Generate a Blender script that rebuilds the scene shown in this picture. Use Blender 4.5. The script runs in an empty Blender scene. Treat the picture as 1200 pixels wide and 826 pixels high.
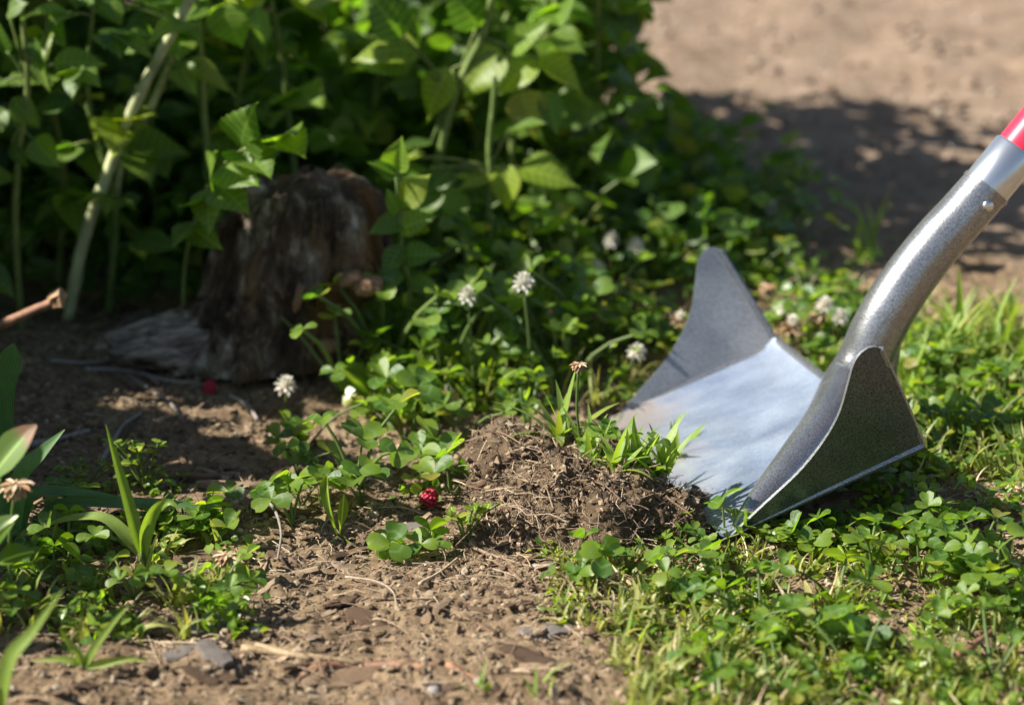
import bpy, bmesh, math, random
import numpy as np
from mathutils import Vector, Matrix

random.seed(11)
rng = np.random.default_rng(11)
R = math.radians
scene = bpy.context.scene
COL = scene.collection

# ------------------------------------------------------------------ camera
PITCH, DIST, FPX = R(20), 1.3, 2516.0          # FPX: focal length in pixels of a 1200 px wide frame
CAM = Vector((0, -DIST * math.cos(PITCH), DIST * math.sin(PITCH)))
cam = bpy.data.cameras.new('camera')
cam_o = bpy.data.objects.new('camera', cam)
COL.objects.link(cam_o)
cam_o.location = CAM
cam_o.rotation_euler = (math.pi / 2 - PITCH, 0, 0)
cam.sensor_width = 36
cam.lens = 36 * FPX / 1200
cam.clip_start, cam.clip_end = 0.05, 300
cam.dof.use_dof = True
cam.dof.focus_distance = 1.06
cam.dof.aperture_fstop = 5.8
scene.camera = cam_o

# ------------------------------------------------------------------ light
SUN_EL, SUN_AZ = R(40), R(-6)                   # from the left of the picture, a little towards the viewer
world = bpy.data.worlds.new('World')
scene.world = world
world.use_nodes = True
wn = world.node_tree
sky = wn.nodes.new('ShaderNodeTexSky')
sky.sky_type = 'NISHITA'
sky.sun_disc = False
sky.sun_elevation = SUN_EL
sky.sun_rotation = R(270) + SUN_AZ
wn.links.new(sky.outputs[0], wn.nodes['Background'].inputs[0])
wn.nodes['Background'].inputs[1].default_value = 0.05
sl = bpy.data.lights.new('sun', 'SUN')
sl.energy = 5.0
sl.angle = R(0.5)
sl.color = (1.0, 0.955, 0.88)
so = bpy.data.objects.new('sun', sl)
COL.objects.link(so)
to_sun = Vector((-math.cos(SUN_EL) * math.cos(SUN_AZ), math.cos(SUN_EL) * math.sin(SUN_AZ), math.sin(SUN_EL)))
so.rotation_euler = to_sun.to_track_quat('Z', 'Y').to_euler()
so.location = to_sun * 5
scene.view_settings.view_transform = 'Standard'
scene.view_settings.look = 'None'
scene.view_settings.exposure = 1.3
scene.view_settings.gamma = 1
scene.cycles.use_denoising = True
scene.cycles.max_bounces = 8
scene.cycles.transparent_max_bounces = 8

# ------------------------------------------------------------------ measuring helpers
FW = Vector((0, math.cos(PITCH), -math.sin(PITCH)))
RT = Vector((1, 0, 0))
UP = Vector((0, math.sin(PITCH), math.cos(PITCH)))


def ray(px, py):
    return FW + RT * ((px - 600) / FPX) + UP * ((413 - py) / FPX)


def G(px, py, z=0.0):                            # where a line of sight meets the level z
    r = ray(px, py)
    return CAM + r * ((z - CAM.z) / r.z)


def PV(px, py, y):                               # where it meets the upright plane at depth y
    r = ray(px, py)
    return CAM + r * ((y - CAM.y) / r.y)


def hash3(i, j, k):
    i, j, k = i.astype(np.uint32), j.astype(np.uint32), k.astype(np.uint32)
    n = i * np.uint32(374761393) + j * np.uint32(668265263) + k * np.uint32(2147483647 - 58)
    n = (n ^ (n >> np.uint32(13))) * np.uint32(1274126177)
    n = n ^ (n >> np.uint32(16))
    return n.astype(np.float64) / 4294967295.0


def vnoise(p):                                   # value noise, -1..1
    p = np.asarray(p, float)
    f = np.floor(p)
    t = p - f
    t = t * t * (3 - 2 * t)
    f = f.astype(np.int64)
    out = 0
    for a in (0, 1):
        for b in (0, 1):
            for c in (0, 1):
                wgt = (t[:, 0] if a else 1 - t[:, 0]) * (t[:, 1] if b else 1 - t[:, 1]) * (t[:, 2] if c else 1 - t[:, 2])
                out = out + wgt * hash3(f[:, 0] + a, f[:, 1] + b, f[:, 2] + c)
    return out * 2 - 1


def fbm(p, octs=4, gain=0.5):
    s, a = 0, 1.0
    p = np.asarray(p, float)
    for o in range(octs):
        s = s + a * vnoise(p * 2 ** o + 17.3 * o)
        a *= gain
    return s


def xy0(x, y):
    x, y = np.atleast_1d(np.asarray(x, float)), np.atleast_1d(np.asarray(y, float))
    return np.stack([x, y, np.zeros_like(x)], -1)


def ground_h(x, y):
    p = xy0(x, y)
    x, y = p[:, 0], p[:, 1]
    near = np.exp(-(np.maximum(0, np.abs(x) - 0.42) / 0.1) ** 2) * np.exp(-(np.maximum(0, np.abs(y + 0.15) - 0.35) / 0.15) ** 2)
    h = 0.006 * fbm(p * 9, 2) + 0.012 * vnoise(p * 1.5)
    h = h + near * (0.0028 * fbm(p * 45 + 3, 2) + 0.0021 * np.abs(fbm(p * 120 + 5, 2)) + 0.0011 * np.abs(fbm(p * 300 + 9, 2)))
    h = h + (1 - near) * 0.004 * fbm(p * 25 + 1, 2)
    return dig(x, y, h - 0.003)


def hmound(x, y):                                # the heap of lifted soil, above the ground
    p = xy0(x, y)
    x, y = p[:, 0], p[:, 1]
    cx, cy = 0.036, -0.222
    dx = (x - cx) / np.where(x > cx, 0.066, 0.074)
    dy = (y - cy) / np.where(y > cy, 0.062, 0.054)
    r = (np.abs(dx) ** 2.4 + np.abs(dy) ** 2.4) ** (1 / 2.4) + 0.13 * fbm(p * 30 + 4, 2)
    s = np.clip((1.0 - r) / 0.55, 0, 1)
    s = s * s * (3 - 2 * s)
    top = 0.026 * (1 - 0.25 * np.clip(dx, -1, 1)) * (1 + 0.16 * fbm(p * 42 + 8, 2))
    crack = np.clip(1 - np.abs(vnoise(p * 34 + 12)) / 0.10, 0, 1)
    return top * s + (s > 0) * np.minimum(1, s * 3) * (0.008 * np.abs(fbm(p * 95 + 2, 3)) - 0.015 * crack)


# the shovel has dug in: the soil lies below its blade
BL_O, BL_U, BL_V = np.array([0.1061, -0.2647, 0.0004]), np.array([0.909, 0.241, 0.339]), np.array([-0.22, 0.97, -0.1])


def blade_ac(x, y):
    det = BL_U[0] * BL_V[1] - BL_U[1] * BL_V[0]
    dx, dy = x - BL_O[0], y - BL_O[1]
    return (dx * BL_V[1] - dy * BL_V[0]) / det, (BL_U[0] * dy - BL_U[1] * dx) / det


def dig(x, y, h):
    a, c = blade_ac(x, y)
    fz = BL_O[2] + a * BL_U[2] + c * BL_V[2] - 0.010
    m = np.clip(np.minimum(np.minimum(a + 0.022, 0.122 - a), np.minimum(c + 0.004, 0.222 - c)) / 0.012, 0, 1)
    m = m * m * (3 - 2 * m)
    return np.where(m > 0, h * (1 - m) + np.minimum(h, fz) * m, h)


def H(x, y, mound=True):
    h = ground_h(x, y)
    if mound:
        h = h + hmound(x, y)
    return float(h[0])


def meet(px, py):                                # first point where a line of sight meets the ground or the heap
    zs = np.arange(0.075, -0.06, -0.0015)
    P = [G(px, py, float(z)) for z in zs]
    x, y = np.array([p.x for p in P]), np.array([p.y for p in P])
    h = ground_h(x, y) + hmound(x, y)
    k = np.nonzero(zs <= h)[0]
    return P[int(k[0])] if len(k) else P[-1]


Gh = meet


# ------------------------------------------------------------------ scene helpers
def mesh_from(name, verts, faces, uv=None, mats=(), smooth=True, fmat=None):
    me = bpy.data.meshes.new(name)
    verts = np.asarray(verts, float)
    if isinstance(faces, np.ndarray):
        nv, nf, k = len(verts), len(faces), faces.shape[1]
        me.vertices.add(nv)
        me.vertices.foreach_set('co', verts.astype(np.float32).ravel())
        me.loops.add(nf * k)
        me.loops.foreach_set('vertex_index', faces.astype(np.int32).ravel())
        me.polygons.add(nf)
        me.polygons.foreach_set('loop_start', np.arange(0, nf * k, k, dtype=np.int32))
        me.update(calc_edges=True)
    else:
        me.from_pydata(verts.tolist(), [], faces)
    if uv is not None:
        ul = me.uv_layers.new(name='UVMap')
        li = np.empty(len(me.loops), np.int32)
        me.loops.foreach_get('vertex_index', li)
        ul.data.foreach_set('uv', np.asarray(uv, np.float32)[li].ravel())
    for m in mats:
        me.materials.append(m)
    if fmat is not None:
        me.polygons.foreach_set('material_index', np.asarray(fmat, np.int32))
    me.polygons.foreach_set('use_smooth', np.full(len(me.polygons), smooth, bool))
    me.validate()
    me.update()
    return me


def tag(o, label=None, cat=None, group=None, kind=None):
    if label:
        o['label'] = label
    if cat:
        o['category'] = cat
    if group:
        o['group'] = group
    if kind:
        o['kind'] = kind
    return o


def obj(name, me, parent=None, mat=None):
    o = bpy.data.objects.new(name, me)
    COL.objects.link(o)
    if parent is not None:
        o.parent = parent
    if mat is not None:
        o.matrix_basis = mat
    return o


def thing(name, label, cat, loc=(0, 0, 0), group=None, rz=0.0):
    o = bpy.data.objects.new(name, None)
    o.empty_display_size = 0.01
    COL.objects.link(o)
    o.location = loc
    o.rotation_euler = (0, 0, rz)
    return tag(o, label, cat, group)


def frame(d, n, loc=(0, 0, 0), s=1.0):           # x axis along d, z axis near n
    d = Vector(d).normalized()
    n = Vector(n)
    y = n.cross(d)
    if y.length < 1e-5:
        y = Vector((0, 1, 0)).cross(d)
    y.normalize()
    z = d.cross(y)
    if not hasattr(s, '__len__'):
        s = (s, s, s)
    m = Matrix(((d.x * s[0], y.x * s[1], z.x * s[2], loc[0]), (d.y * s[0], y.y * s[1], z.y * s[2], loc[1]),
                (d.z * s[0], y.z * s[1], z.z * s[2], loc[2]), (0, 0, 0, 1)))
    return m


class Pool:                                       # gathers many small shapes into one mesh
    def __init__(self):
        self.v, self.q, self.uv, self.n = [], [], [], 0

    def add(self, tpl, mats):
        v, f, uv = tpl
        M = np.asarray(mats, float).reshape(-1, 4, 4)
        if not len(M):
            return
        vv = np.einsum('nij,vj->nvi', M[:, :3, :3], v) + M[:, None, :3, 3]
        k = len(v)
        off = self.n + np.arange(len(M))[:, None, None] * k
        self.v.append(vv.reshape(-1, 3))
        self.q.append((f[None] + off).reshape(-1, f.shape[1]))
        self.uv.append(np.tile(uv, (len(M), 1)))
        self.n += k * len(M)

    def build(self, name, mat, parent=None, smooth=True):
        me = mesh_from(name, np.concatenate(self.v), np.concatenate(self.q), np.concatenate(self.uv), [mat], smooth)
        return obj(name, me, parent)


def rand_mats(P, s, up=0.6, flat=None):
    """matrices at points P, random turn; up = how strongly the z axis stays upright"""
    n = len(P)
    z = rng.normal(size=(n, 3)) * (1 - up) + np.array([0, 0, 1.0]) * up
    z /= np.linalg.norm(z, axis=1, keepdims=True)
    a = rng.uniform(0, 2 * np.pi, n)
    x = np.stack([np.cos(a), np.sin(a), np.zeros(n)], -1)
    y = np.cross(z, x)
    y /= np.linalg.norm(y, axis=1, keepdims=True)
    x = np.cross(y, z)
    s = np.asarray(s, float)
    if s.ndim == 1:
        s = np.stack([s, s, s], -1)
    M = np.zeros((n, 4, 4))
    M[:, :3, 0] = x * s[:, :1]
    M[:, :3, 1] = y * s[:, 1:2]
    M[:, :3, 2] = z * s[:, 2:3]
    M[:, :3, 3] = P
    M[:, 3, 3] = 1
    return M


def tube(pts, rad, n=8, cap=True, wob=0.0):
    pts = [Vector(p) for p in pts]
    if not hasattr(rad, '__len__'):
        rad = [rad] * len(pts)
    V, F, U = [], [], []
    ref = None
    for i, p in enumerate(pts):
        t = (pts[min(i + 1, len(pts) - 1)] - pts[max(i - 1, 0)]).normalized()
        if ref is None:
            ref = Vector((0, 0, 1)) if abs(t.z) < 0.9 else Vector((1, 0, 0))
        a = t.cross(ref).normalized()
        ref = a.cross(t)
        for k in range(n):
            th = 2 * math.pi * k / n
            r = rad[i] * (1 + wob * random.uniform(-1, 1))
            V.append(p + (a * math.cos(th) + ref * math.sin(th)) * r)
            U.append((k / n, i / max(1, len(pts) - 1)))
    for i in range(len(pts) - 1):
        for k in range(n):
            F.append((i * n + k, i * n + (k + 1) % n, (i + 1) * n + (k + 1) % n, (i + 1) * n + k))
    if cap:
        for i, s in ((0, 1), (len(pts) - 1, -1)):
            c = len(V)
            V.append(pts[i])
            U.append((0.5, 0.5))
            for k in range(n):
                a_, b_ = i * n + k, i * n + (k + 1) % n
                F.append((c, b_, a_, a_) if s > 0 else (c, a_, b_, b_))
    F = [tuple(f) if f[2] != f[3] else tuple(f[:3]) for f in F]
    return np.array([tuple(v) for v in V]), F, np.array(U)


def tube_obj(name, pts, rad, mat, parent=None, n=8, wob=0.0, smooth=True):
    v, f, u = tube(pts, rad, n, True, wob)
    me = mesh_from(name, v, f, u, [mat], smooth)
    if smooth and n > 7:
        me.set_sharp_from_angle(angle=R(42))
    return obj(name, me, parent)


def spline(pts, n):                               # Catmull-Rom through points
    P = [Vector(p) for p in pts]
    P = [P[0] * 2 - P[1]] + P + [P[-1] * 2 - P[-2]]
    out = []
    m = len(P) - 3
    for i in range(n):
        t = i / (n - 1) * m
        k = min(int(t), m - 1)
        t -= k
        a, b, c, d = P[k:k + 4]
        out.append(0.5 * ((2 * b) + (c - a) * t + (2 * a - 5 * b + 4 * c - d) * t * t + (3 * b - a - 3 * c + d) * t ** 3))
    return out


# ------------------------------------------------------------------ materials
def nodes(name):
    m = bpy.data.materials.new(name)
    m.use_nodes = True
    nt = m.node_tree
    return m, nt, nt.nodes['Principled BSDF'], nt.nodes['Material Output']


def N(nt, typ, **kw):
    n = nt.nodes.new(typ)
    for k, v in kw.items():
        if k in n.inputs:
            n.inputs[k].default_value = v
        else:
            setattr(n, k, v)
    return n


def L(nt, a, b):
    nt.links.new(a, b)


def ramp(nt, src, stops):
    r = nt.nodes.new('ShaderNodeValToRGB')
    e = r.color_ramp.elements
    while len(e) < len(stops):
        e.new(0.5)
    for i, (p, c) in enumerate(stops):
        e[i].position = p
        e[i].color = (*c, 1) if len(c) == 3 else c
    L(nt, src, r.inputs[0])
    return r


def mixc(nt, fac, a, b, typ='MIX'):
    m = nt.nodes.new('ShaderNodeMix')
    m.data_type = 'RGBA'
    m.blend_type = typ
    for s, v in ((0, fac), (6, a), (7, b)):
        if hasattr(v, 'is_linked') or hasattr(v, 'links'):
            L(nt, v, m.inputs[s])
        elif s == 0:
            m.inputs[0].default_value = v
        else:
            m.inputs[s].default_value = (*v, 1)
    return m.outputs[2]


def soil_mat(name, dark, mid, pale, scale=1.0, bump=0.5):
    m, nt, b, o = nodes(name)
    tc = N(nt, 'ShaderNodeTexCoord')
    n1 = N(nt, 'ShaderNodeTexNoise', Scale=150 * scale, Detail=8, Roughness=0.75)
    n2 = N(nt, 'ShaderNodeTexNoise', Scale=7 * scale, Detail=4)
    n3 = N(nt, 'ShaderNodeTexVoronoi', Scale=420 * scale)
    n4 = N(nt, 'ShaderNodeTexNoise', Scale=700 * scale, Detail=6, Roughness=0.7)
    for n in (n1, n2, n3, n4):
        L(nt, tc.outputs['Object'], n.inputs['Vector'])
    r1 = ramp(nt, n1.outputs['Fac'], [(0.3, dark), (0.52, mid), (0.75, pale)])
    r2 = ramp(nt, n2.outputs['Fac'], [(0.3, (0.75, 0.72, 0.68)), (0.7, (1.1, 1.1, 1.1))])
    c = mixc(nt, 1.0, r1.outputs[0], r2.outputs[0], 'MULTIPLY')
    r3 = ramp(nt, n3.outputs['Color'], [(0.0, (0.72, 0.7, 0.68)), (1.0, (1.2, 1.2, 1.2))])
    c = mixc(nt, 1.0, c, r3.outputs[0], 'MULTIPLY')
    L(nt, c, b.inputs['Base Color'])
    b.inputs['Roughness'].default_value = 0.95
    b.inputs['Specular IOR Level'].default_value = 0.15
    bp = N(nt, 'ShaderNodeBump', Strength=bump, Distance=0.003 / scale)
    L(nt, n4.outputs['Fac'], bp.inputs['Height'])
    bp2 = N(nt, 'ShaderNodeBump', Strength=bump, Distance=0.004 / scale)
    L(nt, n1.outputs['Fac'], bp2.inputs['Height'])
    L(nt, bp.outputs[0], bp2.inputs['Normal'])
    L(nt, bp2.outputs[0], b.inputs['Normal'])
    return m


def island_mat(name, stops, rough=0.9, bump=0.3, bscale=500, grain=False):
    """colour differs from piece to piece"""
    m, nt, b, o = nodes(name)
    g = N(nt, 'ShaderNodeNewGeometry')
    oi = N(nt, 'ShaderNodeObjectInfo')
    a = N(nt, 'ShaderNodeMath', operation='ADD')
    L(nt, g.outputs['Random Per Island'], a.inputs[0])
    L(nt, oi.outputs['Random'], a.inputs[1])
    fr = N(nt, 'ShaderNodeMath', operation='FRACT')
    L(nt, a.outputs[0], fr.inputs[0])
    r = ramp(nt, fr.outputs[0], stops)
    tc = N(nt, 'ShaderNodeTexCoord')
    n1 = N(nt, 'ShaderNodeTexNoise', Scale=bscale, Detail=6, Roughness=0.65)
    if grain:
        mp = N(nt, 'ShaderNodeMapping')
        mp.inputs['Scale'].default_value = (0.12, 1.0, 1.0)
        L(nt, tc.outputs['Object'], mp.inputs['Vector'])
        L(nt, mp.outputs[0], n1.inputs['Vector'])
    else:
        L(nt, tc.outputs['Object'], n1.inputs['Vector'])
    r2 = ramp(nt, n1.outputs['Fac'], [(0.3, (0.6, 0.58, 0.56)), (0.7, (1.2, 1.2, 1.2))])
    c = mixc(nt, 1.0, r.outputs[0], r2.outputs[0], 'MULTIPLY')
    L(nt, c, b.inputs['Base Color'])
    b.inputs['Roughness'].default_value = rough
    b.inputs['Specular IOR Level'].default_value = 0.25
    bp = N(nt, 'ShaderNodeBump', Strength=bump, Distance=0.002)
    L(nt, n1.outputs['Fac'], bp.inputs['Height'])
    L(nt, bp.outputs[0], b.inputs['Normal'])
    return m


def leaf_mat(name, lo, hi, trans, veins='', rough=0.45, tmix=0.45, vein_col=None, spots=None):
    m, nt, b, o = nodes(name)
    g = N(nt, 'ShaderNodeNewGeometry')
    oi = N(nt, 'ShaderNodeObjectInfo')
    a = N(nt, 'ShaderNodeMath', operation='ADD')
    L(nt, g.outputs['Random Per Island'], a.inputs[0])
    L(nt, oi.outputs['Random'], a.inputs[1])
    fr = N(nt, 'ShaderNodeMath', operation='FRACT')
    L(nt, a.outputs[0], fr.inputs[0])
    c = ramp(nt, fr.outputs[0], [(0.0, lo), (0.92, hi), (0.97, tuple(0.5 * x + 0.5 * y for x, y in zip(hi, (0.30, 0.26, 0.03)))), (1.0, tuple(0.4 * x + 0.6 * y for x, y in zip(hi, (0.26, 0.17, 0.05))))]).outputs[0]
    tc = N(nt, 'ShaderNodeTexCoord')
    nz = N(nt, 'ShaderNodeTexNoise', Scale=160, Detail=4)
    L(nt, tc.outputs['Object'], nz.inputs['Vector'])
    rz = ramp(nt, nz.outputs['Fac'], [(0.3, (0.75, 0.78, 0.75)), (0.7, (1.2, 1.15, 1.15))])
    c = mixc(nt, 1.0, c, rz.outputs[0], 'MULTIPLY')
    bump_src = nz.outputs['Fac']
    if veins:
        sp = N(nt, 'ShaderNodeSeparateXYZ')
        L(nt, tc.outputs['UV'], sp.inputs[0])
        ab = N(nt, 'ShaderNodeMath', operation='ABSOLUTE')
        sub = N(nt, 'ShaderNodeMath', operation='SUBTRACT')
        L(nt, sp.outputs[1], sub.inputs[0])
        sub.inputs[1].default_value = 0.5
        L(nt, sub.outputs[0], ab.inputs[0])          # 0 at the midrib, .5 at the edge
        if veins == 'side':
            k1 = N(nt, 'ShaderNodeMath', operation='MULTIPLY_ADD')
            L(nt, ab.outputs[0], k1.inputs[0])
            k1.inputs[1].default_value = -0.55
            L(nt, sp.outputs[0], k1.inputs[2])
            k2 = N(nt, 'ShaderNodeMath', operation='MULTIPLY')
            L(nt, k1.outputs[0], k2.inputs[0])
            k2.inputs[1].default_value = 7.0
            k3 = N(nt, 'ShaderNodeMath', operation='PINGPONG')
            L(nt, k2.outputs[0], k3.inputs[0])
            k3.inputs[1].default_value = 0.5
            mn = N(nt, 'ShaderNodeMath', operation='MINIMUM')
            k4 = N(nt, 'ShaderNodeMath', operation='MULTIPLY')
            L(nt, ab.outputs[0], k4.inputs[0])
            k4.inputs[1].default_value = 3.5
            L(nt, k3.outputs[0], mn.inputs[0])
            L(nt, k4.outputs[0], mn.inputs[1])
            vr = ramp(nt, mn.outputs[0], [(0.01, (.34, .34, .34)), (0.13, (0, 0, 0))])
            bump_src = mn.outputs[0]
        elif veins == 'mid':
            vr = ramp(nt, ab.outputs[0], [(0.015, (1, 1, 1)), (0.05, (0, 0, 0))])
            bump_src = vr.outputs[0]
        elif veins == 'chevron':
            k1 = N(nt, 'ShaderNodeMath', operation='MULTIPLY_ADD')
            L(nt, ab.outputs[0], k1.inputs[0])
            k1.inputs[1].default_value = 0.55
            L(nt, sp.outputs[0], k1.inputs[2])
            vr = ramp(nt, k1.outputs[0], [(0.44, (0, 0, 0)), (0.54, (0.75, 0.75, 0.75)), (0.66, (0, 0, 0))])
        elif veins == 'long':
            k2 = N(nt, 'ShaderNodeMath', operation='MULTIPLY')
            L(nt, sp.outputs[1], k2.inputs[0])
            k2.inputs[1].default_value = 11
            k3 = N(nt, 'ShaderNodeMath', operation='PINGPONG')
            L(nt, k2.outputs[0], k3.inputs[0])
            k3.inputs[1].default_value = 0.5
            vr = ramp(nt, k3.outputs[0], [(0.05, (0.7, 0.7, 0.7)), (0.3, (0, 0, 0))])
            bump_src = k3.outputs[0]
        vc = vein_col or tuple(min(1, x * 1.9 + 0.03) for x in hi)
        c = mixc(nt, vr.outputs[0], c, vc)
    if spots is not None:
        n2 = N(nt, 'ShaderNodeTexNoise', Scale=60, Detail=3)
        L(nt, tc.outputs['Object'], n2.inputs['Vector'])
        sp2 = N(nt, 'ShaderNodeSeparateXYZ')
        L(nt, tc.outputs['UV'], sp2.inputs[0])
        ad = N(nt, 'ShaderNodeMath', operation='MULTIPLY_ADD')
        L(nt, n2.outputs['Fac'], ad.inputs[0])
        ad.inputs[1].default_value = 0.5
        L(nt, sp2.outputs[0], ad.inputs[2])
        rs = ramp(nt, ad.outputs[0], [(0.97, (0, 0, 0)), (1.0, (1, 1, 1))])
        c = mixc(nt, rs.outputs[0], c, spots)
    L(nt, c, b.inputs['Base Color'])
    b.inputs['Roughness'].default_value = rough
    b.inputs['Specular IOR Level'].default_value = 0.5
    bp = N(nt, 'ShaderNodeBump', Strength=0.2, Distance=0.0008)
    L(nt, bump_src, bp.inputs['Height'])
    L(nt, bp.outputs[0], b.inputs['Normal'])
    tr = N(nt, 'ShaderNodeBsdfTranslucent')
    k = mixc(nt, 1.0, c, trans, 'MULTIPLY')
    L(nt, k, tr.inputs['Color'])
    mx = N(nt, 'ShaderNodeMixShader')
    mx.inputs[0].default_value = tmix
    L(nt, b.outputs[0], mx.inputs[1])
    L(nt, tr.outputs[0], mx.inputs[2])
    L(nt, mx.outputs[0], o.inputs['Surface'])
    return m


def plain_mat(name, col, rough=0.6, metal=0.0, var=0.0, vscale=300, bump=0.0, spec=0.4):
    m, nt, b, o = nodes(name)
    b.inputs['Base Color'].default_value = (*col, 1)
    b.inputs['Roughness'].default_value = rough
    b.inputs['Metallic'].default_value = metal
    b.inputs['Specular IOR Level'].default_value = spec
    if var or bump:
        tc = N(nt, 'ShaderNodeTexCoord')
        n1 = N(nt, 'ShaderNodeTexNoise', Scale=vscale, Detail=5)
        L(nt, tc.outputs['Object'], n1.inputs['Vector'])
        r = ramp(nt, n1.outputs['Fac'], [(0.3, (1 - var,) * 3), (0.7, (1 + var,) * 3)])
        L(nt, mixc(nt, 1.0, col, r.outputs[0], 'MULTIPLY'), b.inputs['Base Color'])
        if bump:
            bp = N(nt, 'ShaderNodeBump', Strength=bump, Distance=0.001)
            L(nt, n1.outputs['Fac'], bp.inputs['Height'])
            L(nt, bp.outputs[0], b.inputs['Normal'])
    return m


def hammered(name, base, metal=0.85, rough=0.36, speck=0.5, bump=0.25, mud=False):
    m, nt, b, o = nodes(name)
    tc = N(nt, 'ShaderNodeTexCoord')
    v = N(nt, 'ShaderNodeTexVoronoi', Scale=950)
    n2 = N(nt, 'ShaderNodeTexNoise', Scale=1350, Detail=3)
    n3 = N(nt, 'ShaderNodeTexNoise', Scale=30, Detail=5)
    for n in (v, n2, n3):
        L(nt, tc.outputs['Object'], n.inputs['Vector'])
    r = ramp(nt, n2.outputs['Fac'], [(0.36, tuple(x * (1 - speck) for x in base)), (0.62, tuple(min(1, x * (1 + 0.35 * speck)) for x in base))])
    r3 = ramp(nt, n3.outputs['Fac'], [(0.3, (0.82, 0.82, 0.82)), (0.7, (1.08, 1.08, 1.08))])
    c = mixc(nt, 1.0, r.outputs[0], r3.outputs[0], 'MULTIPLY')
    b.inputs['Metallic'].default_value = metal
    if mud:                                      # scuffs, and soil smeared over the working end of the blade
        sc = N(nt, 'ShaderNodeTexNoise', Scale=26, Detail=7, Roughness=0.7)
        mp = N(nt, 'ShaderNodeMapping')
        mp.inputs['Rotation'].default_value = (0, 0, -0.26)
        mp.inputs['Scale'].default_value = (0.6, 1.5, 1.0)
        L(nt, tc.outputs['Object'], mp.inputs['Vector'])
        L(nt, mp.outputs[0], sc.inputs['Vector'])
        rs = ramp(nt, sc.outputs['Fac'], [(0.36, (0.70, 0.74, 0.82)), (0.62, (1.10, 1.10, 1.08))])
        c = mixc(nt, 1.0, c, rs.outputs[0], 'MULTIPLY')
        sx = N(nt, 'ShaderNodeSeparateXYZ')
        L(nt, tc.outputs['Object'], sx.inputs[0])
        md = N(nt, 'ShaderNodeMath', operation='MULTIPLY_ADD')
        L(nt, n3.outputs['Fac'], md.inputs[0])
        md.inputs[1].default_value = -0.10
        L(nt, sx.outputs[0], md.inputs[2])
        rm = ramp(nt, md.outputs[0], [(0.0, (0, 0, 0)), (0.5, (0, 0, 0))])
        mr = N(nt, 'ShaderNodeMapRange')
        L(nt, md.outputs[0], mr.inputs[0])
        mr.inputs[1].default_value = -0.070
        mr.inputs[2].default_value = -0.105
        mr.inputs[3].default_value = 0.0
        mr.inputs[4].default_value = 0.8
        c = mixc(nt, mr.outputs[0], c, (0.17, 0.125, 0.09))
        mt = N(nt, 'ShaderNodeMath', operation='MULTIPLY_ADD')
        L(nt, mr.outputs[0], mt.inputs[0])
        mt.inputs[1].default_value = -metal
        mt.inputs[2].default_value = metal
        L(nt, mt.outputs[0], b.inputs['Metallic'])
    L(nt, c, b.inputs['Base Color'])
    rr = ramp(nt, n3.outputs['Fac'], [(0.3, (rough * 0.85,) * 3), (0.7, (rough * 1.2,) * 3)])
    L(nt, rr.outputs[0], b.inputs['Roughness'])
    bp = N(nt, 'ShaderNodeBump', Strength=bump, Distance=0.0006)
    L(nt, v.outputs['Distance'], bp.inputs['Height'])
    L(nt, bp.outputs[0], b.inputs['Normal'])
    return m


def bark_mat(name, stops, rust=None, bscale=60):
    m, nt, b, o = nodes(name)
    tc = N(nt, 'ShaderNodeTexCoord')
    mp = N(nt, 'ShaderNodeMapping')
    mp.inputs['Scale'].default_value = (1, 1, 0.45)
    L(nt, tc.outputs['Object'], mp.inputs['Vector'])
    n1 = N(nt, 'ShaderNodeTexNoise', Scale=bscale, Detail=9, Roughness=0.72, Distortion=0.25)
    L(nt, mp.outputs[0], n1.inputs['Vector'])
    c = ramp(nt, n1.outputs['Fac'], stops).outputs[0]
    if rust:
        n2 = N(nt, 'ShaderNodeTexNoise', Scale=22, Detail=4)
        L(nt, mp.outputs[0], n2.inputs['Vector'])
        rr = ramp(nt, n2.outputs['Fac'], [(0.5, (0, 0, 0)), (0.64, (0.8, 0.8, 0.8))])
        c = mixc(nt, rr.outputs[0], c, rust)
    L(nt, c, b.inputs['Base Color'])
    b.inputs['Roughness'].default_value = 0.9
    b.inputs['Specular IOR Level'].default_value = 0.2
    bp = N(nt, 'ShaderNodeBump', Strength=0.8, Distance=0.004)
    L(nt, n1.outputs['Fac'], bp.inputs['Height'])
    L(nt, bp.outputs[0], b.inputs['Normal'])
    return m


M = {}
M['crumb'] = island_mat('soil_crumb', [(0, (0.095, 0.066, 0.041)), (0.5, (0.20, 0.143, 0.09)), (0.9, (0.31, 0.235, 0.15)), (1, (0.38, 0.32, 0.24))])
M['mound'] = soil_mat('turned_soil', (0.075, 0.052, 0.033), (0.165, 0.118, 0.075), (0.27, 0.20, 0.13), 1.0, 0.6)
M['chip'] = island_mat('wood_chip', [(0, (0.085, 0.053, 0.034)), (0.35, (0.17, 0.108, 0.064)), (0.75, (0.27, 0.185, 0.115)), (1, (0.40, 0.30, 0.20))], bump=0.6, grain=True)
M['greychip'] = island_mat('weathered_wood', [(0, (0.17, 0.145, 0.125)), (1, (0.30, 0.27, 0.24))], bump=0.6, grain=True)
M['straw'] = island_mat('dry_straw', [(0, (0.32, 0.23, 0.13)), (0.6, (0.48, 0.37, 0.23)), (1, (0.55, 0.47, 0.34))], rough=0.6)
M['litter'] = island_mat('rootlet', [(0, (0.17, 0.11, 0.07)), (0.6, (0.33, 0.24, 0.155)), (1, (0.46, 0.37, 0.26))], rough=0.8)
M['twig'] = island_mat('twig_bark', [(0, (0.16, 0.10, 0.065)), (0.6, (0.26, 0.19, 0.13)), (1, (0.36, 0.29, 0.22))], rough=0.8)
M['greytwig'] = island_mat('grey_twig', [(0, (0.2, 0.175, 0.15)), (1, (0.3, 0.27, 0.24))], rough=0.85)
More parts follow.
